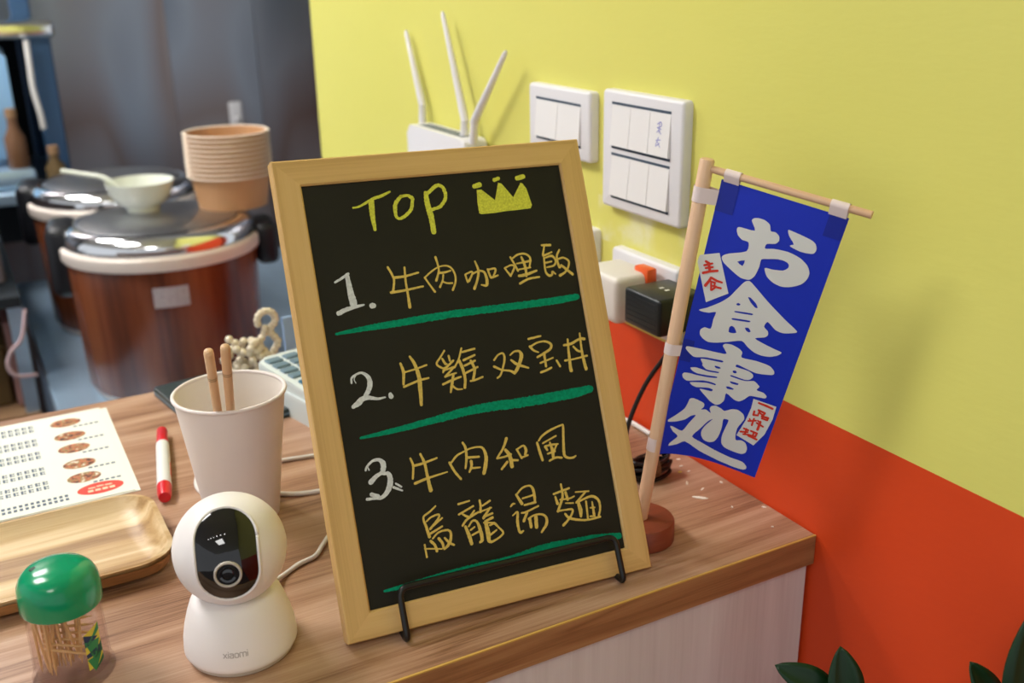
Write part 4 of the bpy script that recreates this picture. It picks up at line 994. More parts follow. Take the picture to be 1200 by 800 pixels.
def stadium(w, h, n=16):
    r = w
    pts = []
    for k in range(n + 1):
        a = math.pi * k / n
        pts.append((r * math.cos(a), (h - r) + r * math.sin(a)))
    for k in range(1, 12):
        pts.append((-r, (h - r) * (1 - k / 6)))
    for k in range(n + 1):
        a = math.pi + math.pi * k / n
        pts.append((r * math.cos(a), -(h - r) + r * math.sin(a)))
    for k in range(1, 12):
        pts.append((r, (h - r) * (k / 6 - 1)))
    return pts


def sphere_patch(w, h, k, rings=8):
    b = bmesh.new()
    put = on_head(k)
    st = stadium(w, h)
    prev = None
    c = b.verts.new(put(0, 0))
    for i in range(1, rings + 1):
        f = i / rings
        ring = [b.verts.new(put(x * f, z * f)) for x, z in st]
        n = len(ring)
        for j in range(n):
            if prev is None:
                b.faces.new((c, ring[j], ring[(j + 1) % n]))
            else:
                b.faces.new((prev[j], ring[j], ring[(j + 1) % n], prev[(j + 1) % n]))
        prev = ring
    return b


WH, WV = 0.0186, 0.0284
obj('lens_window', sphere_patch(WH, WV, 1.004), M['gadget_black'], head, smooth=179, label='glossy black oval lens window')
put = on_head(1.006)
st = stadium(WH + 0.0008, WV + 0.0008, 20)
obj('window_rim', tube([put(x, z) for x, z in st] + [put(*st[0])], 0.0011, 8), M['gadget'], head, smooth=179)
lc = Vector(on_head(1.0)(0.0, -0.0112))
lrot = lc.to_track_quat('Z', 'Y').to_euler()
ring = [(0.0070, -0.0015), (0.0086, -0.0015), (0.0086, 0.0010), (0.0081, 0.0014), (0.0074, 0.0012), (0.0070, 0.0006)]
lens = obj('lens_ring', lathe(ring, 40, closed=True), M['gadget_ring'], head, lc, lrot, smooth=60)
b = lathe([(0, 0.0004), (0.002, 0.0009), (0.0036, 0.0003), (0.0038, 0.0009), (0.0052, 0.0012), (0.0054, 0.0006), (0.0071, 0.0006), (0.0071, -0.001)], 32)
obj('lens', b, M['gadget_lens'], lens if False else head, lc, lrot, smooth=40)
# word on the base, lower case
b = bmesh.new()
LET = {'x': [[(-1, 0), (1, 3)], [(-1, 3), (1, 0)]], 'i': [[(0, 0), (0, 3)], [(0, 4.2), (0, 4.3)]],
       'a': [[(-1, 3), (0.6, 3), (1, 2.6), (1, 0)], [(1, 1.7), (-0.6, 1.7), (-1, 1.2), (-1, 0.5), (-0.6, 0), (1, 0)]],
       'o': [[(-1, 0.5), (-1, 2.5), (-0.5, 3), (0.5, 3), (1, 2.5), (1, 0.5), (0.5, 0), (-0.5, 0), (-1, 0.5)]],
       'm': [[(-1.8, 0), (-1.8, 3), (-0.4, 3), (0, 2.5), (0, 0)], [(0, 2.5), (0.4, 3), (1.4, 3), (1.8, 2.5), (1.8, 0)]]}
prof = [(0.0085, 0.0372), (0.016, 0.0366), (0.024, 0.0350), (0.033, 0.0324)]


def base_r(z):
    for (z0, r0), (z1, r1) in zip(prof[:-1], prof[1:]):
        if z <= z1:
            return r0 + (r1 - r0) * (z - z0) / (z1 - z0)
    return prof[-1][1]


a0 = yaw + math.radians(-2)


def on_base(x, y):
    z = 0.0170 + y
    r = base_r(z) + 0.00012
    a = a0 + x / r
    return (r * math.sin(a), -r * math.cos(a), z)


x = -6.5
for ch, adv in zip('xiaomi', (0.9, 0.9, 1.9, 2.7, 1.7, 0)):
    for q in LET[ch]:
        ribbon(b, [((x + u) * 0.00108, v * 0.00090, 0.00062) for u, v in q], on_base, 0, 0.0006, 3)
    x += adv + 1.0
obj('brand_word', b, M['grey_print'], gad)
cb = thing('camera_cable', 'thin white cable running from the round headed camera to the chalkboard', 'cable', (0.16, 0.672, 0))
pts = [(0.1365, 0.6385, 0.014), (0.150, 0.660, 0.008), (0.1640, 0.676, 0.0022), (0.1785, 0.6850, 0.0022), (0.193, 0.690, 0.0022), (0.203, 0.702, 0.0022), (0.2144, 0.7162, 0.0022), (0.236, 0.742, 0.0022), (0.29, 0.80, 0.0022), (0.40, 0.83, 0.0022)]
obj('cord', tube([Vector(p) - Vector((0.16, 0.672, 0)) for p in smooth_path(pts, 8)], 0.0019, 8), M['cable_white'], cb, smooth=60)
obj('plug', tube([Vector(p) - Vector((0.16, 0.672, 0)) for p in ((0.1345, 0.6365, 0.0155), (0.1405, 0.6455, 0.0125))], [0.0034, 0.0030], 10), M['cable_white'], cb, smooth=50)

# ------------------------------------------------------------------ paper cup with two sticks
CX, CY = 0.164, 0.792
cup = thing('paper_cup', 'plain white paper cup with two wooden sticks behind the round headed camera', 'cup', (CX, CY, 0))
CH, CR, CB = 0.111, 0.0440, 0.0300
obj('outer_wall', lathe([(0, 0.004), (CB - 0.001, 0.004), (CB - 0.001, 0.0), (CB, 0.0), (CR, CH - 0.002)], 64), M['paper_cup'], cup, smooth=40)
obj('lining', lathe([(0, 0.007), (CB - 0.001, 0.007), (CR - 0.0012, CH - 0.002)], 64), M['cup_inside'], cup, smooth=40)
obj('rolled_rim', lathe([(CR + 0.0002 + 0.0017 * math.cos(a), CH - 0.001 + 0.0017 * math.sin(a)) for a in [2 * math.pi * k / 12 for k in range(12)]], 64, closed=True), M['paper_cup'], cup, smooth=179)


def stick(p0, p1, label):
    P0, P1 = Vector(p0), Vector(p1)
    l = (P1 - P0).length
    t = thing('wooden_stick', label, 'stick', P0, (P1 - P0).to_track_quat('Z', 'Y').to_euler())
    obj('shaft', lathe([(0, 0), (0.0022, 0), (0.0032, l * 0.5), (0.0037, l - 0.004), (0.0034, l - 0.0015), (0.002, l - 0.0003), (0, l)], 16), M['chopstick'], t, smooth=50)
    b = bmesh.new()
    for z in (l - 0.032, l - 0.030):
        lathe([(0.00368, z), (0.00378, z + 0.0003), (0.00368, z + 0.0006)], 16, bm=b)
    obj('groove', b, M['brown'], t, smooth=50)


stick((0.1589, 0.8107, 0.010), (0.1387, 0.7248, 0.1722), 'wooden stick in the paper cup on the side away from the chalkboard')
stick((0.1651, 0.8112, 0.010), (0.1496, 0.7182, 0.1756), 'wooden stick in the paper cup on the chalkboard side')

# ------------------------------------------------------------------ menu sheets, marker, tray
def menu_sheet(x1, y0, z, rot, label, printed):
    W_, D_ = 0.297, 0.210
    t = thing('menu_sheet', label, 'menu', (x1, y0, z), (0, 0, rot), group='menu sheets on the counter')
    obj('sheet', box(-W_, 0, 0, D_, 0, 0.0005), M['paper'], t)
    if printed:
        # the page faces the other side of the counter; tiny print in rows, dish photos along one side
        q = lambda x, y: (x, y, 0.00062)
        rows = [(0.186, 0), (0.150, 1), (0.118, 2), (0.080, 3), (0.048, 4)]
        rnd = random.Random(3)
        tx = bmesh.new()
        for y, k in rows:
            ell = [(-0.030 - 0.006 + 0.0145 * math.cos(2 * math.pi * i / 24), y + 0.0105 * math.sin(2 * math.pi * i / 24)) for i in range(24)]
            obj('dish_photo', filled([ell], q), M['print_food'], t)
            for j in range(5):
                box(-0.030 + 0.005 * j, -0.0265 + 0.005 * j, y - 0.0155, y - 0.0125, 0.0005, 0.00062, bm=tx)
            for line in range(2):
                n = 7 + rnd.randrange(3)
                for j in range(n):
                    xx = -0.066 - 0.0062 * j
                    yy = y + 0.006 - 0.010 * line
                    box(xx - 0.0044, xx - 0.0024, yy - 0.0036, yy + 0.0036, 0.0005, 0.00062, bm=tx)
                    box(xx - 0.0020, xx, yy - 0.0034, yy - 0.0014, 0.0005, 0.00062, bm=tx)
                    box(xx - 0.0020, xx, yy + 0.0006, yy + 0.0030, 0.0005, 0.00062, bm=tx)
                for j in range(n):
                    xx = -0.150 - 0.0062 * j
                    yy = y + 0.006 - 0.010 * line
                    box(xx - 0.0046, xx - 0.0020, yy - 0.0034, yy + 0.0034, 0.0005, 0.00062, bm=tx)
        for j in range(12):
            for line in range(2):
                box(-0.056 - 0.0046 * j, -0.0532 - 0.0046 * j, 0.016 - 0.007 * line, 0.0205 - 0.007 * line, 0.0005, 0.00062, bm=tx)
        obj('small_print', tx, M['print_dark'], t, kind='stuff')
        ell = [(-0.026 + 0.0195 * math.cos(2 * math.pi * i / 32), 0.0195 + 0.0115 * math.sin(2 * math.pi * i / 32)) for i in range(32)]
        oval = obj('red_oval', filled([ell], q), M['print_red'], t, label='red oval emblem')
        b = bmesh.new()
        for (u0, u1, v) in ((-0.036, -0.030, 0.022), (-0.029, -0.023, 0.023), (-0.022, -0.016, 0.0225)):
            box(u0, u1, v - 0.001, v + 0.001, 0.0006, 0.0008, bm=b)
        for k in range(4):
            u = -0.037 + 0.006 * k
            box(u, u + 0.0046, 0.0140, 0.0180, 0.0006, 0.0008, bm=b)
        obj('emblem_marks', b, mat('orange_white_print', lin(244, 206, 176), 0.7), oval)


menu_sheet(0.0950, 0.8765, 0.0, -0.006, 'ivory menu sheet peeking out under the printed one', False)
menu_sheet(0.0905, 0.8785, 0.0007, 0.004, 'ivory printed menu sheet with dish photos and a red oval', True)

PA, PB = Vector((0.1340, 0.9810, 0.0066)), Vector((0.1088, 0.8380, 0.0066))
mk = thing('marker_pen', 'white and red marker pen lying beside the menu sheets', 'marker', PA, (PB - PA).to_track_quat('Z', 'Y').to_euler())
ml = (PB - PA).length
obj('end_cap', lathe([(0, 0), (0.0046, 0), (0.0052, 0.001), (0.0056, 0.034), (0, 0.034)], 24), M['red_plastic'], mk, smooth=40)
body = obj('barrel', lathe([(0, 0.034), (0.0060, 0.034), (0.0062, 0.040), (0.0062, ml - 0.024), (0, ml - 0.024)], 24), M['marker_body'], mk, smooth=40)
b = bmesh.new()
for k in range(5):
    a = -1.2 + 0.35 * k
    for z0 in (0.078, 0.088, 0.098):
        tube([(0.00625 * math.cos(a), 0.00625 * math.sin(a), z0), (0.00625 * math.cos(a), 0.00625 * math.sin(a), z0 + 0.007)], 0.0005, 4, bm=b)
obj('barrel_print', b, M['print_red'], body)
obj('neck_ring', lathe([(0, ml - 0.026), (0.0066, ml - 0.026), (0.0066, ml - 0.022), (0, ml - 0.022)], 24), M['marker_body'], mk, smooth=40)
obj('cap', lathe([(0, ml - 0.022), (0.0064, ml - 0.022), (0.0062, ml - 0.008), (0.0050, ml - 0.001), (0.003, ml), (0, ml)], 24), M['red_plastic'], mk, smooth=40)

# tray: dished rectangle with rounded corners
tr = thing('wooden_tray', 'long pale wooden tray with rounded corners and raised edges', 'tray', (-0.108, 0.779, 0), (0, 0, 0.010))
TW, TD, TZ = 0.412, 0.124, 0.017
levels = [(-0.012, 0.0, 0.020), (-0.003, 0.009, 0.026), (0.0, TZ, 0.030), (-0.0035, TZ + 0.0004, 0.027), (-0.009, 0.0095, 0.022), (-0.018, 0.0050, 0.016)]
b = bmesh.new()
rings = []
for inset, z, r in levels:
    rings.append([b.verts.new((x, y, z)) for x, y in rounded_rect(TW + 2 * inset, TD + 2 * inset, r, 8)])
n = len(rings[0])
for a, c in zip(rings[:-1], rings[1:]):
    for i in range(n):
        b.faces.new((a[i], a[(i + 1) % n], c[(i + 1) % n], c[i]))
b.faces.new(rings[0][::-1])
b.faces.new(rings[-1])
obj('dish', b, M['tray'], tr, smooth=50)
b = bmesh.new()
lo = [b.verts.new((x, y, 0.0042)) for x, y in rounded_rect(TW - 0.008, TD - 0.008, 0.0245, 8)]
hi = [b.verts.new((x, y, TZ - 0.003)) for x, y in rounded_rect(TW + 0.0008, TD + 0.0008, 0.0300, 8)]
for i in range(n):
    b.faces.new((lo[i], lo[(i + 1) % n], hi[(i + 1) % n], hi[i]))
obj('outer_edge', b, M['tray_edge'], tr, smooth=50)

# ------------------------------------------------------------------ toothpick jar
JX, JY = 0.0115, 0.6365
jar = thing('toothpick_jar', 'clear plastic toothpick jar with green domed lid in front of the tray', 'jar', (JX, JY, 0))
obj('jar_wall', lathe([(0, 0.0), (0.0250, 0.0), (0.0256, 0.0010), (0.0256, 0.0040), (0.0238, 0.0056), (0.0228, 0.058), (0.0218, 0.058), (0.0228, 0.0060), (0.0, 0.0050)], 48), M['clear'], jar, smooth=40)
lid = obj('lid', lathe([(0.0230, 0.0545), (0.0244, 0.0530), (0.0250, 0.0542), (0.0250, 0.0650), (0.0243, 0.0700), (0.0222, 0.0747), (0.0188, 0.0780), (0.0120, 0.0803), (0.0, 0.0812)], 56), M['lid_green'], jar, smooth=60, label='glossy green domed lid')
obj('pouring_hole', ball((-0.0120, 0.0030, 0.0796), 0.0030, 14, 8, sz=0.28), M['hole'], lid, smooth=179)
rnd = random.Random(11)
# label of triangles on the side that faces the chalkboard
ang0 = -0.98
def on_jar(x, y):
    z = 0.009 + y / 1000.0
    r = 0.0238 - (z - 0.0056) / 0.0524 * 0.0010 + 0.0002
    a = ang0 + x / 1000.0 / r
    return (r * math.cos(a), r * math.sin(a), z)


stk = obj('label_sticker', filled([[(-6, 3), (6, 6), (6, 33), (-6, 29)]], on_jar, 1.5), M['st_yellow'], jar, label='triangle patterned sticker')
on_jar2 = lambda x, y: tuple(Vector(on_jar(x, y)) * 1.0 + Vector((math.cos(ang0 + x / 24.0) * 0.0002, math.sin(ang0 + x / 24.0) * 0.0002, 0)))
for tri, m in (([(-6, 20), (6, 33), (6, 28)], 'st_green'), ([(-6, 29), (-6, 20), (4, 24)], 'st_navy'), ([(-6, 24), (-1, 8), (5, 22)], 'st_green'), ([(-2, 9), (6, 20), (6, 12)], 'st_dark'), ([(-6, 12), (-6, 15), (5, 18), (4, 13)], 'st_navy'), ([(-6, 11), (-2, 1), (5, 12)], 'st_green'), ([(-3, 1), (6, 6), (6, 10)], 'st_dark')):
    obj('triangle', filled([tri], on_jar2, 1.5), M[m], stk)
pick_src = None
for k in range(26):
    a = rnd.uniform(0, 2 * math.pi)
    lean = rnd.uniform(0.002, 0.012)
    r0 = rnd.uniform(0.002, 0.013)
    c0 = Vector((-0.0070, -0.004, 0.0068))
    p0 = c0 + Vector((r0 * math.cos(a), r0 * math.sin(a), rnd.uniform(0, 0.0006)))
    a2 = rnd.uniform(0, 2 * math.pi)
    p1 = p0 + Vector((lean * math.cos(a2), lean * math.sin(a2), 0.050))
    if k >= 20:   # fallen sideways across the others
        p0 = Vector((-0.0155, -0.008 + 0.003 * (k - 20), 0.028 + 0.002 * (k - 20)))
        p1 = Vector((0.0165, -0.009 + 0.0035 * (k - 20), 0.0120 + 0.004 * (k - 20)))
    for p in (p0, p1):
        rad = math.hypot(p.x, p.y)
        if rad > 0.0192:
            p.x *= 0.0192 / rad
            p.y *= 0.0192 / rad
    dr = (p1 - p0).normalized()
    e = dr.to_track_quat('Z', 'Y').to_euler()
    w = p0 + Vector((JX, JY, 0))
    l = 0.050 if k < 20 else (p1 - p0).length
    if pick_src is None:
        pick_src = obj('toothpick', lathe([(0, 0), (0.0003, 0.0002), (0.0009, 0.005), (0.0010, 0.040), (0.0003, 0.0498), (0, 0.050)], 8), M['pick'], None, w, e, smooth=60)
        tag(pick_src, 'wooden toothpick inside the clear jar with green lid', 'toothpick', 'toothpicks in the jar')
    else:
        c = dup(pick_src, None, w, e)
        c.scale = (1, 1, l / 0.050)

# ------------------------------------------------------------------ behind the cup: terminal, beads, slip, tablet, cables
tm = thing('card_terminal', 'pale grey keypad terminal between the paper cup and the chalkboard', 'terminal', (0.296, 0.972, 0), (0, 0, 0.24))
obj('body', prism(rounded_rect(0.078, 0.150, 0.014, 6), 0.0, 0.026, 0.004, 3), M['terminal'], tm, smooth=40)
b = prism(rounded_rect(0.074, 0.142, 0.012, 6), 0.026, 0.034, 0.004, 3)
for v in b.verts:
    if v.co.z > 0.029:
        v.co.z += (v.co.y + 0.07) * 0.06
obj('upper_shell', b, M['terminal'], tm, smooth=40)
for r in range(4):
    for c in range(3):
        y = 0.056 - 0.0155 * r
        x = -0.022 + 0.021 * c
        z = 0.034 + (y + 0.07) * 0.06
        obj('key', box(x - 0.0085, x + 0.0085, y - 0.006, y + 0.006, z - 0.001, z + 0.0022, 0.001, 1), M['key_blue'], tm)
for c in range(3):
    x = -0.022 + 0.021 * c
    obj('key', box(x - 0.0085, x + 0.0085, -0.014, -0.005, 0.0365, 0.0400, 0.001, 1), M['screen'], tm)
obj('screen', box(-0.028, 0.028, -0.056, -0.022, 0.0345, 0.0374, 0.001, 1), M['screen'], tm)

bd = thing('bead_strand', 'coiled strand of ivory beads beside the keypad terminal', 'beads', (0.247, 1.078, 0.010))
b = bmesh.new()
rnd = random.Random(5)
for k in range(46):
    a = 0.62 * k
    r = 0.010 + 0.016 * (k % 13) / 13
    ball((r * math.cos(a), 0.8 * r * math.sin(a), 0.0045 + 0.0075 * (k // 9) + rnd.uniform(0, .002)), 0.0046, 10, 7, bm=b)
obj('bead_heap', b, M['bead'], bd, smooth=179, kind='stuff')
b = bmesh.new()
for k in range(11):
    a = math.radians(-60 + 26 * k)
    ball((0.026 + 0.010 * math.cos(a), 0.004, 0.058 + 0.010 * math.sin(a)), 0.0042, 10, 7, bm=b)
for k in range(9):
    ball((0.020 + 0.004 * math.sin(k), 0.004, 0.008 + 0.005 * k), 0.0044, 10, 7, bm=b)
for k in range(9):
    ball((0.033 - 0.004 * math.sin(k), 0.006, 0.006 + 0.005 * k), 0.0044, 10, 7, bm=b)
obj('bead_loop', b, M['bead'], bd, smooth=179, kind='stuff')
sl = obj('blue_card', box(-0.03, 0.03, -0.002, 0.002, 0, 0.062, 0.0008, 1), M['slip_blue'], None, (0.325, 1.098, 0.0), (math.radians(-4), 0, 0.1))
tag(sl, 'pale blue card standing behind the keypad terminal', 'card')
tb = thing('tablet', 'dark green covered tablet lying behind the paper cup', 'tablet', (0.222, 1.035, 0), (0, 0, 0.16))
obj('cover', prism(rounded_rect(0.105, 0.150, 0.006, 4, -0.012, 0), 0.0, 0.009, 0.002, 2), M['tablet'], tb, smooth=40)
obj('edge', prism(rounded_rect(0.1056, 0.1506, 0.006, 4, -0.012, 0), 0.0028, 0.0050), M['key_blue'], tb, smooth=40)


def cable(name, pts, r, m, label, cat='cable', n=8):
    o0 = Vector((pts[0][0], pts[0][1], 0))
    o = obj(name, tube([Vector(p) - o0 for p in smooth_path(pts, n)], r, 8), M[m], None, o0, smooth=60)
    return tag(o, label, cat)


cable('white_cable', [(0.160, 0.905, 0.0022), (0.143, 0.872, 0.0022), (0.139, 0.845, 0.0022), (0.150, 0.829, 0.0022), (0.172, 0.829, 0.0022), (0.2024, 0.8010, 0.0022), (0.236, 0.790, 0.0022), (0.30, 0.788, 0.0022), (0.42, 0.82, 0.0022)], 0.0020, 'cable_white', 'white cable curling round the foot of the paper cup')
cable('white_cable', [(0.165, 0.880, 0.0022), (0.195, 0.872, 0.0022), (0.2225, 0.8660, 0.0022), (0.262, 0.860, 0.0022), (0.33, 0.862, 0.0022), (0.45, 0.86, 0.0022)], 0.0019, 'cable_white', 'white cable lying between the paper cup and the keypad terminal')
cable('white_cable', [(0.470, 0.870, 0.0026), (0.505, 0.835, 0.0026), (0.535, 0.800, 0.0026), (0.545, 0.775, 0.0026), (0.546, 0.745, 0.0026), (0.546, 0.70, 0.0026)], 0.0025, 'cable_white', 'white cable lying along the wall behind the banner pole')
bl = thing('cable_bundle', 'tied bundle of black cable behind the banner pole', 'cable', (0.496, 0.668, 0))
b = bmesh.new()
rnd = random.Random(9)
for k in range(7):
    oy, oz = rnd.uniform(-0.006, 0.006), 0.0035 + 0.0024 * k
    pts = []
    for i in range(13):
        a = 2 * math.pi * i / 12
        pts.append((0.019 * math.cos(a) * (1 + rnd.uniform(-.08, .08)), oy + 0.008 * math.sin(a), oz + 0.0035 * math.cos(a * 2 + k) * 0.4))
    tube(smooth_path(pts, 3), 0.0019, 6, bm=b)
obj('coil', b, M['cable_black'], bl, smooth=60)
obj('tie', lathe([(0.010, -0.003), (0.0112, -0.003), (0.0112, 0.003), (0.010, 0.003)], 16, closed=True), M['brown'], bl, (0.0, 0, 0.0115), (0, math.pi / 2, 0), smooth=40)
obj('lead', tube(smooth_path([(-0.006, 0.004, 0.012), (-0.013, 0.014, 0.016), (-0.006, 0.030, 0.036), (0.012, 0.030, 0.075), (0.030, 0.018, 0.112), (0.0335, 0.016, 0.1345)], 8), 0.0021, 8), M['cable_black'], bl, smooth=60)

rnd = random.Random(2)
chips = [(0.5392, 0.6851), (0.5328, 0.6728), (0.5249, 0.6637), (0.5325, 0.6612), (0.5172, 0.6437), (0.5218, 0.6282), (0.5103, 0.6171), (0.5235, 0.5905), (0.5462, 0.5772), (0.5303, 0.5491), (0.5440, 0.6297)]
for i, (x, y) in enumerate(chips):
    r = 0.0042 if i == 6 else rnd.uniform(0.0013, 0.0024)
    a0 = rnd.uniform(0, 6)
    out = [(r * (1.6 if i in (4, 5, 6) else 1.0) * math.cos(k) * rnd.uniform(.7, 1.1), 0.55 * r * math.sin(k) * rnd.uniform(.7, 1.1)) for k in [2 * math.pi * j / 7 for j in range(7)]]
    f = obj('paint_flake', prism(out, 0.0, 0.0005), M['flake_yellow' if i == 2 else 'flake'], None, (x, y, 0.0), (0, 0, a0 if i != 6 else -0.8))
    if i == 2:
        tag(f, 'tiny yellow paint flake on the worktop by the banner', 'paint flake')
    elif i == 6:
        tag(f, 'largest white paint flake on the worktop by the banner', 'paint flake')
    else:
        tag(f, 'tiny white paint flake on the worktop near the banner', 'paint flake', 'white paint flakes')

# ------------------------------------------------------------------ kitchen behind: table, cookers, bowls
TZT = -0.30
tab = thing('steel_table', 'low stainless steel kitchen table under the rice cookers', 'table', (0.0, 0.0, -1.1))
obj('table_top', box(0.085, 1.10, 1.35, 2.80, 0.765, 0.80, 0.004, 2), M['steel'], tab)
for x in (0.12, 1.06):
    for y in (1.39, 2.76):
        obj('leg', lathe([(0, 0), (0.018, 0), (0.018, 0.765), (0, 0.765)], 16, centre=(x, y)), M['steel'], tab, smooth=40)
obj('under_shelf', box(0.10, 1.08, 1.37, 2.78, 0.25, 0.27), M['steel'], tab)

CKR = 0.169


def cooker(x, y, label, front):
    t = thing('rice_cooker', label, 'rice cooker', (x, y, TZT), (0, 0, front))
    h = 0.268
    obj('body', lathe([(0, 0.012), (CKR - 0.016, 0.012), (CKR - 0.010, 0.020), (CKR - 0.002, h - 0.03), (CKR - 0.002, h - 0.012), (0, h - 0.012)], 72), M['cooker_wood'], t, smooth=40, label='brown wood grain printed body')
    obj('foot_ring', lathe([(CKR - 0.05, 0), (CKR - 0.02, 0), (CKR - 0.014, 0.013), (CKR - 0.05, 0.013)], 72, closed=True), M['band'], t, smooth=40)
    obj('ivory_band', lathe([(CKR - 0.02, h - 0.014), (CKR + 0.004, h - 0.014), (CKR + 0.006, h - 0.010), (CKR + 0.006, h + 0.006), (CKR + 0.002, h + 0.010), (CKR - 0.02, h + 0.010)], 72, closed=True), M['band'], t, smooth=40)
    ld = obj('lid_rim', lathe([(CKR - 0.03, h + 0.010), (CKR - 0.001, h + 0.010), (CKR + 0.001, h + 0.018), (CKR - 0.002, h + 0.030), (CKR - 0.010, h + 0.039), (CKR - 0.020, h + 0.043), (CKR - 0.030, h + 0.043)], 72), M['chrome'], t, smooth=60, label='mirror chrome lid rim')
    obj('lid_top', lathe([(0, h + 0.039), (CKR - 0.036, h + 0.041), (CKR - 0.029, h + 0.044), (CKR - 0.032, h + 0.0455), (0, h + 0.0455)], 72), M['lid_steel'], t, smooth=40)
    # local -y is the front with the plaque; hinge block to the left, handle to the right
    b = box(-CKR - 0.026, -CKR + 0.030, -0.025, 0.085, h - 0.085, h + 0.046, 0.018, 3)
    obj('hinge_block', b, M['black_plastic'], t, smooth=50)
    b = box(CKR - 0.006, CKR + 0.036, -0.050, 0.050, h - 0.055, h + 0.024, 0.014, 3)
    obj('latch', b, M['black_plastic'], t, smooth=50)
    b = bmesh.new()
    g = []
    for i in range(7):
        a = math.radians(-90 - 10 + 20 * i / 6 * 1.0)
        g.append([b.verts.new(((CKR + 0.0006) * math.cos(a), (CKR + 0.0006) * math.sin(a), z)) for z in (h - 0.078, h - 0.042)])
    for i in range(6):
        b.faces.new((g[i][0], g[i + 1][0], g[i + 1][1], g[i][1]))
    obj('plaque', b, M['plaque'], t, smooth=60, label='small silver name plaque')
    return t


cooker(0.312, 1.934, 'wood grain rice cooker with chrome lid carrying a bowl and kraft bowls', math.radians(-8))
cooker(0.297, 2.372, 'wood grain rice cooker standing behind the one that carries bowls', math.radians(-10))
LZ = TZT + 0.268 + 0.0455

bw = thing('rice_bowl', 'white porcelain bowl with a spoon on the rice cooker lid', 'bowl', (0.298, 2.005, LZ))
obj('bowl_shell', lathe([(0, 0.006), (0.024, 0.006), (0.026, 0.0), (0.030, 0.0), (0.030, 0.008), (0.044, 0.016), (0.055, 0.032), (0.0615, 0.055), (0.0597, 0.055), (0.053, 0.034), (0.040, 0.019), (0, 0.014)], 48), M['porcelain'], bw, smooth=50)
sp_ = thing('serving_spoon', 'white spoon resting in the porcelain bowl', 'spoon', (0.298, 2.005, LZ))
obj('handle', tube(smooth_path([(-0.030, 0.016, 0.036), (-0.055, 0.028, 0.0600), (-0.085, 0.044, 0.0680), (-0.125, 0.062, 0.0760)], 6), 0.0045, 8), M['porcelain'], sp_, smooth=60)
obj('spoon_bowl', ball((-0.008, 0.004, 0.034), 0.022, 16, 10, sz=0.4), M['porcelain'], sp_, smooth=179)

src = None
for k in range(10):
    z = LZ + 0.0086 * k
    if src is None:
        src = thing('kraft_bowl', 'kraft paper bowl at the bottom of the stack on the rice cooker lid', 'paper bowl', (0.4555, 1.957, z), group='stacked kraft bowls')
        b = lathe([(0, 0.004), (0.0620, 0.004), (0.0622, 0.0), (0.0630, 0.0), (0.0730, 0.060), (0.0722, 0.060), (0.0618, 0.006), (0, 0.006)], 56)
        obj('bowl_wall', b, M['kraft'], src, smooth=40)
        obj('rolled_rim', lathe([(0.0758 + 0.0036 * math.cos(a), 0.0600 + 0.0015 * math.sin(a)) for a in [2 * math.pi * i / 10 for i in range(10)]], 56, closed=True), M['kraft_rim'], src, smooth=179)
    else:
        c = dup(src, None, (0.4555 + random.uniform(-.0002, .0002), 1.957 + random.uniform(-.0002, .0002), z))
        c['label'] = 'kraft paper bowl on top of the stack, open to view' if k == 9 else 'kraft paper bowl nested in the middle of the stack'

hk = thing('wall_hook', 'small white hook stuck to the steel wall', 'hook', (0.888, 3.65, -0.072))
obj('hook_plate', box(-0.022, 0.022, -0.012, 0.0, 0.0, 0.080, 0.005, 3), M['plastic_white'], hk, smooth=40)
obj('hook_arm', tube(bend([(0, -0.004, 0.03), (0, -0.03, 0.01), (0, -0.036, 0.03)], 0.008), 0.006, 8), M['plastic_white'], hk, smooth=60)

# tall steel rack with a dispenser at the left of the cookers
RX0, RX1, RY = -0.55, 0.262, 2.84
rk = thing('steel_rack', 'tall blue grey steel rack beside the rice cookers', 'rack', (0, 0, -1.1))
for x in (RX0, RX1 - 0.05):
    for y in (RY, RY + 0.42):
        obj('upright', box(x, x + 0.05, y, y + 0.05, 0, 1.90 if y > RY else 1.40, 0.004, 1), M['blue_steel'], rk)
obj('top_shelf', box(RX0 - 0.01, RX1 + 0.012, RY - 0.02, RY + 0.48, 1.385, 1.425, 0.012, 3), M['chrome'], rk, smooth=50)
obj('back_sheet', box(RX0 + 0.05, RX1 - 0.05, RY + 0.43, RY + 0.45, 0.80, 1.385), M['dark'], rk)
obj('side_sheet', box(RX1 - 0.014, RX1 - 0.002, RY + 0.05, RY + 0.42, 0.85, 1.385), M['blue_steel'], rk)
obj('shelf', box(RX0, RX1, RY - 0.12, RY + 0.47, 1.01, 1.04, 0.004, 1), M['steel'], rk)
dp = thing('dispenser', 'pale blue fronted dispenser on the steel rack', 'dispenser', (-0.04, RY, -0.06))
obj('body', box(-0.20, 0.195, 0.0, 0.30, 0.0, 0.335, 0.02, 3), M['steel'], dp, smooth=50)
obj('front_panel', box(-0.19, 0.195, -0.030, 0.0, 0.07, 0.31, 0.004, 2), M['panel_blue'], dp, smooth=40)
obj('drip_tray', box(-0.18, 0.215, -0.095, 0.0, 0.0, 0.05, 0.012, 2), M['steel'], dp, smooth=40)
for x, z, h, m, lab in ((0.142, -0.01, 0.12, 'brown', 'brown sauce bottle on the drip tray of the dispenser'), (0.222, -0.06, 0.075, 'olive', 'olive sauce bottle beside the drip tray of the dispenser')):
    bt = thing('sauce_bottle', lab, 'bottle', (x, RY - 0.06, z))
    obj('bottle_body', lathe([(0, 0), (0.022, 0), (0.024, 0.004), (0.024, h * 0.6), (0.012, h * 0.8), (0.011, h), (0, h)], 20), M[m], bt, smooth=40)
    obj('bottle_cap', lathe([(0, h), (0.013, h), (0.013, h + 0.02), (0, h + 0.02)], 16), M['carton'], bt, smooth=40)
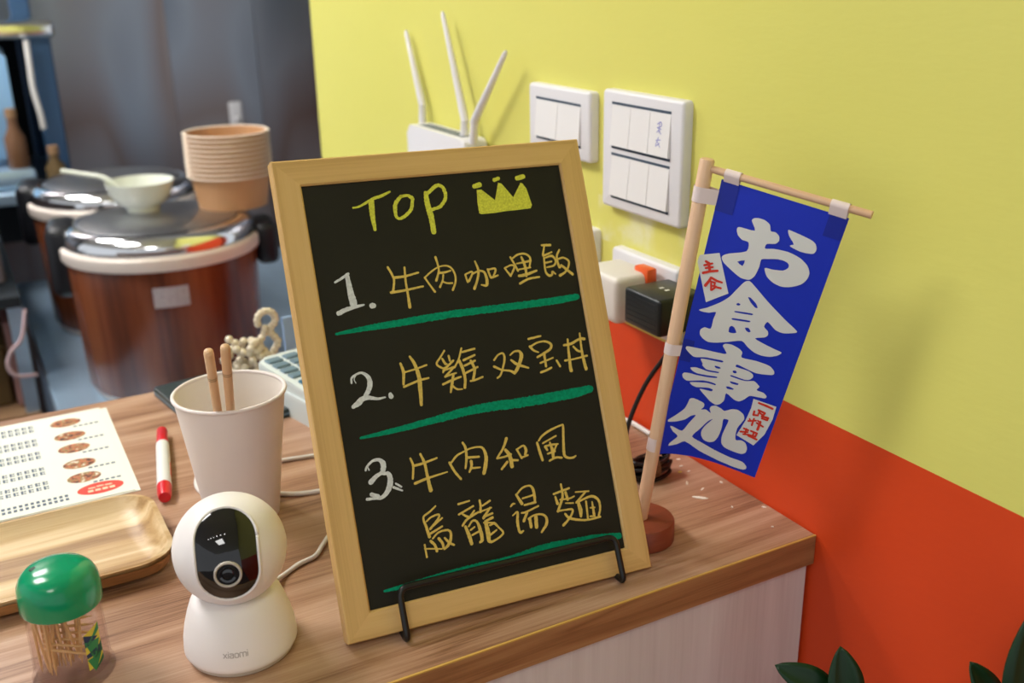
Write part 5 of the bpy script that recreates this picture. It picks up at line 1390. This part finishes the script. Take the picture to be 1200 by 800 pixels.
cable('rack_cable', [(0.206, RY - 0.03, 0.283), (0.204, RY - 0.035, 0.22), (0.203, RY - 0.035, 0.17), (0.210, RY - 0.035, 0.11), (0.212, RY - 0.03, 0.075)], 0.007, 'cable_white', 'pale cable hanging down the front of the steel rack')

# lower clutter at the left: shelf with cartons, hose
ls = thing('kitchen_shelf', 'open kitchen shelf holding cartons beside the steel table', 'shelf', (0, 0, -1.1))
for z in (0.735, 0.97):
    obj('shelf_board', box(-0.60, 0.066, 2.05, 2.75, z - 0.02, z), M['dark'] if z > 0.9 else M['carton'], ls)
for x in (-0.59, 0.040):
    for y in (2.06, 2.72):
        obj('post', box(x, x + 0.025, y, y + 0.025, 0, 0.95), M['steel'], ls)
for (x0, x1, y0, y1, z0, h, m, lab) in ((-0.26, 0.025, 2.12, 2.40, 0.735, 0.12, 'olive', 'olive brown carton on the lower board of the kitchen shelf'), (-0.30, 0.050, 2.15, 2.55, 0.97, 0.16, 'bin', 'grey brown box on the upper board of the kitchen shelf'), (0.030, 0.064, 2.10, 2.30, 0.735, 0.17, 'carton_pink', 'narrow pinkish carton on the lower board of the kitchen shelf')):
    q = thing('storage_box', lab, 'box', ((x0 + x1) / 2, (y0 + y1) / 2, z0 - 1.1))
    hx, hy = (x1 - x0) / 2, (y1 - y0) / 2
    obj('carton', box(-hx, hx, -hy, hy, 0, h, 0.006, 1), M[m], q)
    obj('lid_flap', box(-hx - 0.002, hx + 0.002, -hy - 0.002, -0.003, h, h + 0.004), M[m], q)
    obj('lid_flap', box(-hx - 0.002, hx + 0.002, 0.003, hy + 0.002, h, h + 0.004), M[m], q)
cable('hose', [(0.070, 2.03, -0.15), (0.055, 2.02, -0.20), (0.032, 2.02, -0.225), (0.024, 2.02, -0.25), (0.034, 2.02, -0.272), (0.070, 2.03, -0.280)], 0.0038, 'hose', 'pinkish hose looping beside the steel table', 'hose')

# ------------------------------------------------------------------ plant in front of the cabinet
pt = thing('potted_plant', 'glossy dark green potted plant in front of the orange wall', 'plant', (0.43, 0.34, -1.1))
obj('pot', lathe([(0, 0), (0.085, 0), (0.115, 0.30), (0.120, 0.31), (0.120, 0.33), (0.108, 0.33), (0.104, 0.29), (0, 0.29)], 40), M['pot'], pt, smooth=40)
obj('soil', lathe([(0, 0.300), (0.106, 0.296), (0.100, 0.28), (0, 0.28)], 32), M['soil'], pt, smooth=40)


def leaf(parent, base, tip, width, nrm, curl=0.10):
    b = bmesh.new()
    B_, T_ = Vector(base), Vector(tip)
    d_ = T_ - B_
    n_ = Vector(nrm)
    n_ = (n_ - d_ * (n_.dot(d_) / d_.length_squared)).normalized()
    s_ = d_.cross(n_).normalized()
    rows = []
    for i in range(13):
        t = i / 12
        w = width * 0.5 * (math.sin(math.pi * t ** 0.85) ** 0.75) if 0 < t < 1 else 0.0
        c = B_ + d_ * t + n_ * (curl * d_.length * (t * (1 - t)))
        rows.append([b.verts.new(c + s_ * (w * k) + n_ * (abs(k) * w * 0.25)) for k in (-1, -0.5, 0, 0.5, 1)])
    for a, c in zip(rows[:-1], rows[1:]):
        for k in range(4):
            b.faces.new((a[k], a[k + 1], c[k + 1], c[k]))
    bmesh.ops.remove_doubles(b, verts=b.verts[:], dist=1e-6)
    o = obj('leaf', b, M['leaf'], parent, smooth=179)
    md = o.modifiers.new('thickness', 'SOLIDIFY')
    md.thickness = 0.0009
    return o


P0 = Vector((0.43, 0.34, -1.1))
tocam = Vector((-0.45, -0.75, 0.5))


def plant_stem(top_pt, foot):
    T_ = Vector(top_pt) - P0
    F_ = Vector(foot)
    path = smooth_path([tuple(F_), tuple(F_ * 0.5 + T_ * 0.5 + Vector((0, 0, 0.04))), tuple(T_)], 10)
    obj('stem', tube(path, [0.007 - 0.004 * i / (len(path) - 1) for i in range(len(path))], 8), M['stem'], pt, smooth=60)
    return [Vector(p) for p in path]


rnd = random.Random(4)
paths = [plant_stem((0.477, 0.409, -0.055), (0.02, 0.03, 0.29)), plant_stem((0.517, 0.318, -0.02), (0.04, -0.02, 0.29)), plant_stem((0.38, 0.30, -0.16), (-0.03, -0.02, 0.29))]
for (bs, tp, w) in (((0.476, 0.418, -0.050), (0.4406, 0.4433, -0.0303), 0.021), ((0.4765, 0.407, -0.058), (0.4764, 0.4194, -0.0126), 0.025), ((0.5265, 0.331, -0.022), (0.5138, 0.3474, 0.0080), 0.018), ((0.513, 0.306, -0.015), (0.5235, 0.3180, 0.0620), 0.034)):
    leaf(pt, Vector(bs) - P0, Vector(tp) - P0, w, tocam)
for path in paths:
    for i in range(3, len(path) - 3):
        c = path[i]
        for sgn in (-1, 1):
            dr = Vector((sgn * rnd.uniform(.4, .8) - 0.5, rnd.uniform(-0.7, 0.3), 0.55)).normalized()
            leaf(pt, c, c + dr * rnd.uniform(0.05, 0.07), 0.028, (0, 0, 1))

# ------------------------------------------------------------------ lift everything so that the floor is at z = 0
for o in SC.objects:
    if o.parent is None and o.type != 'CAMERA':
        o.location.z += ZC
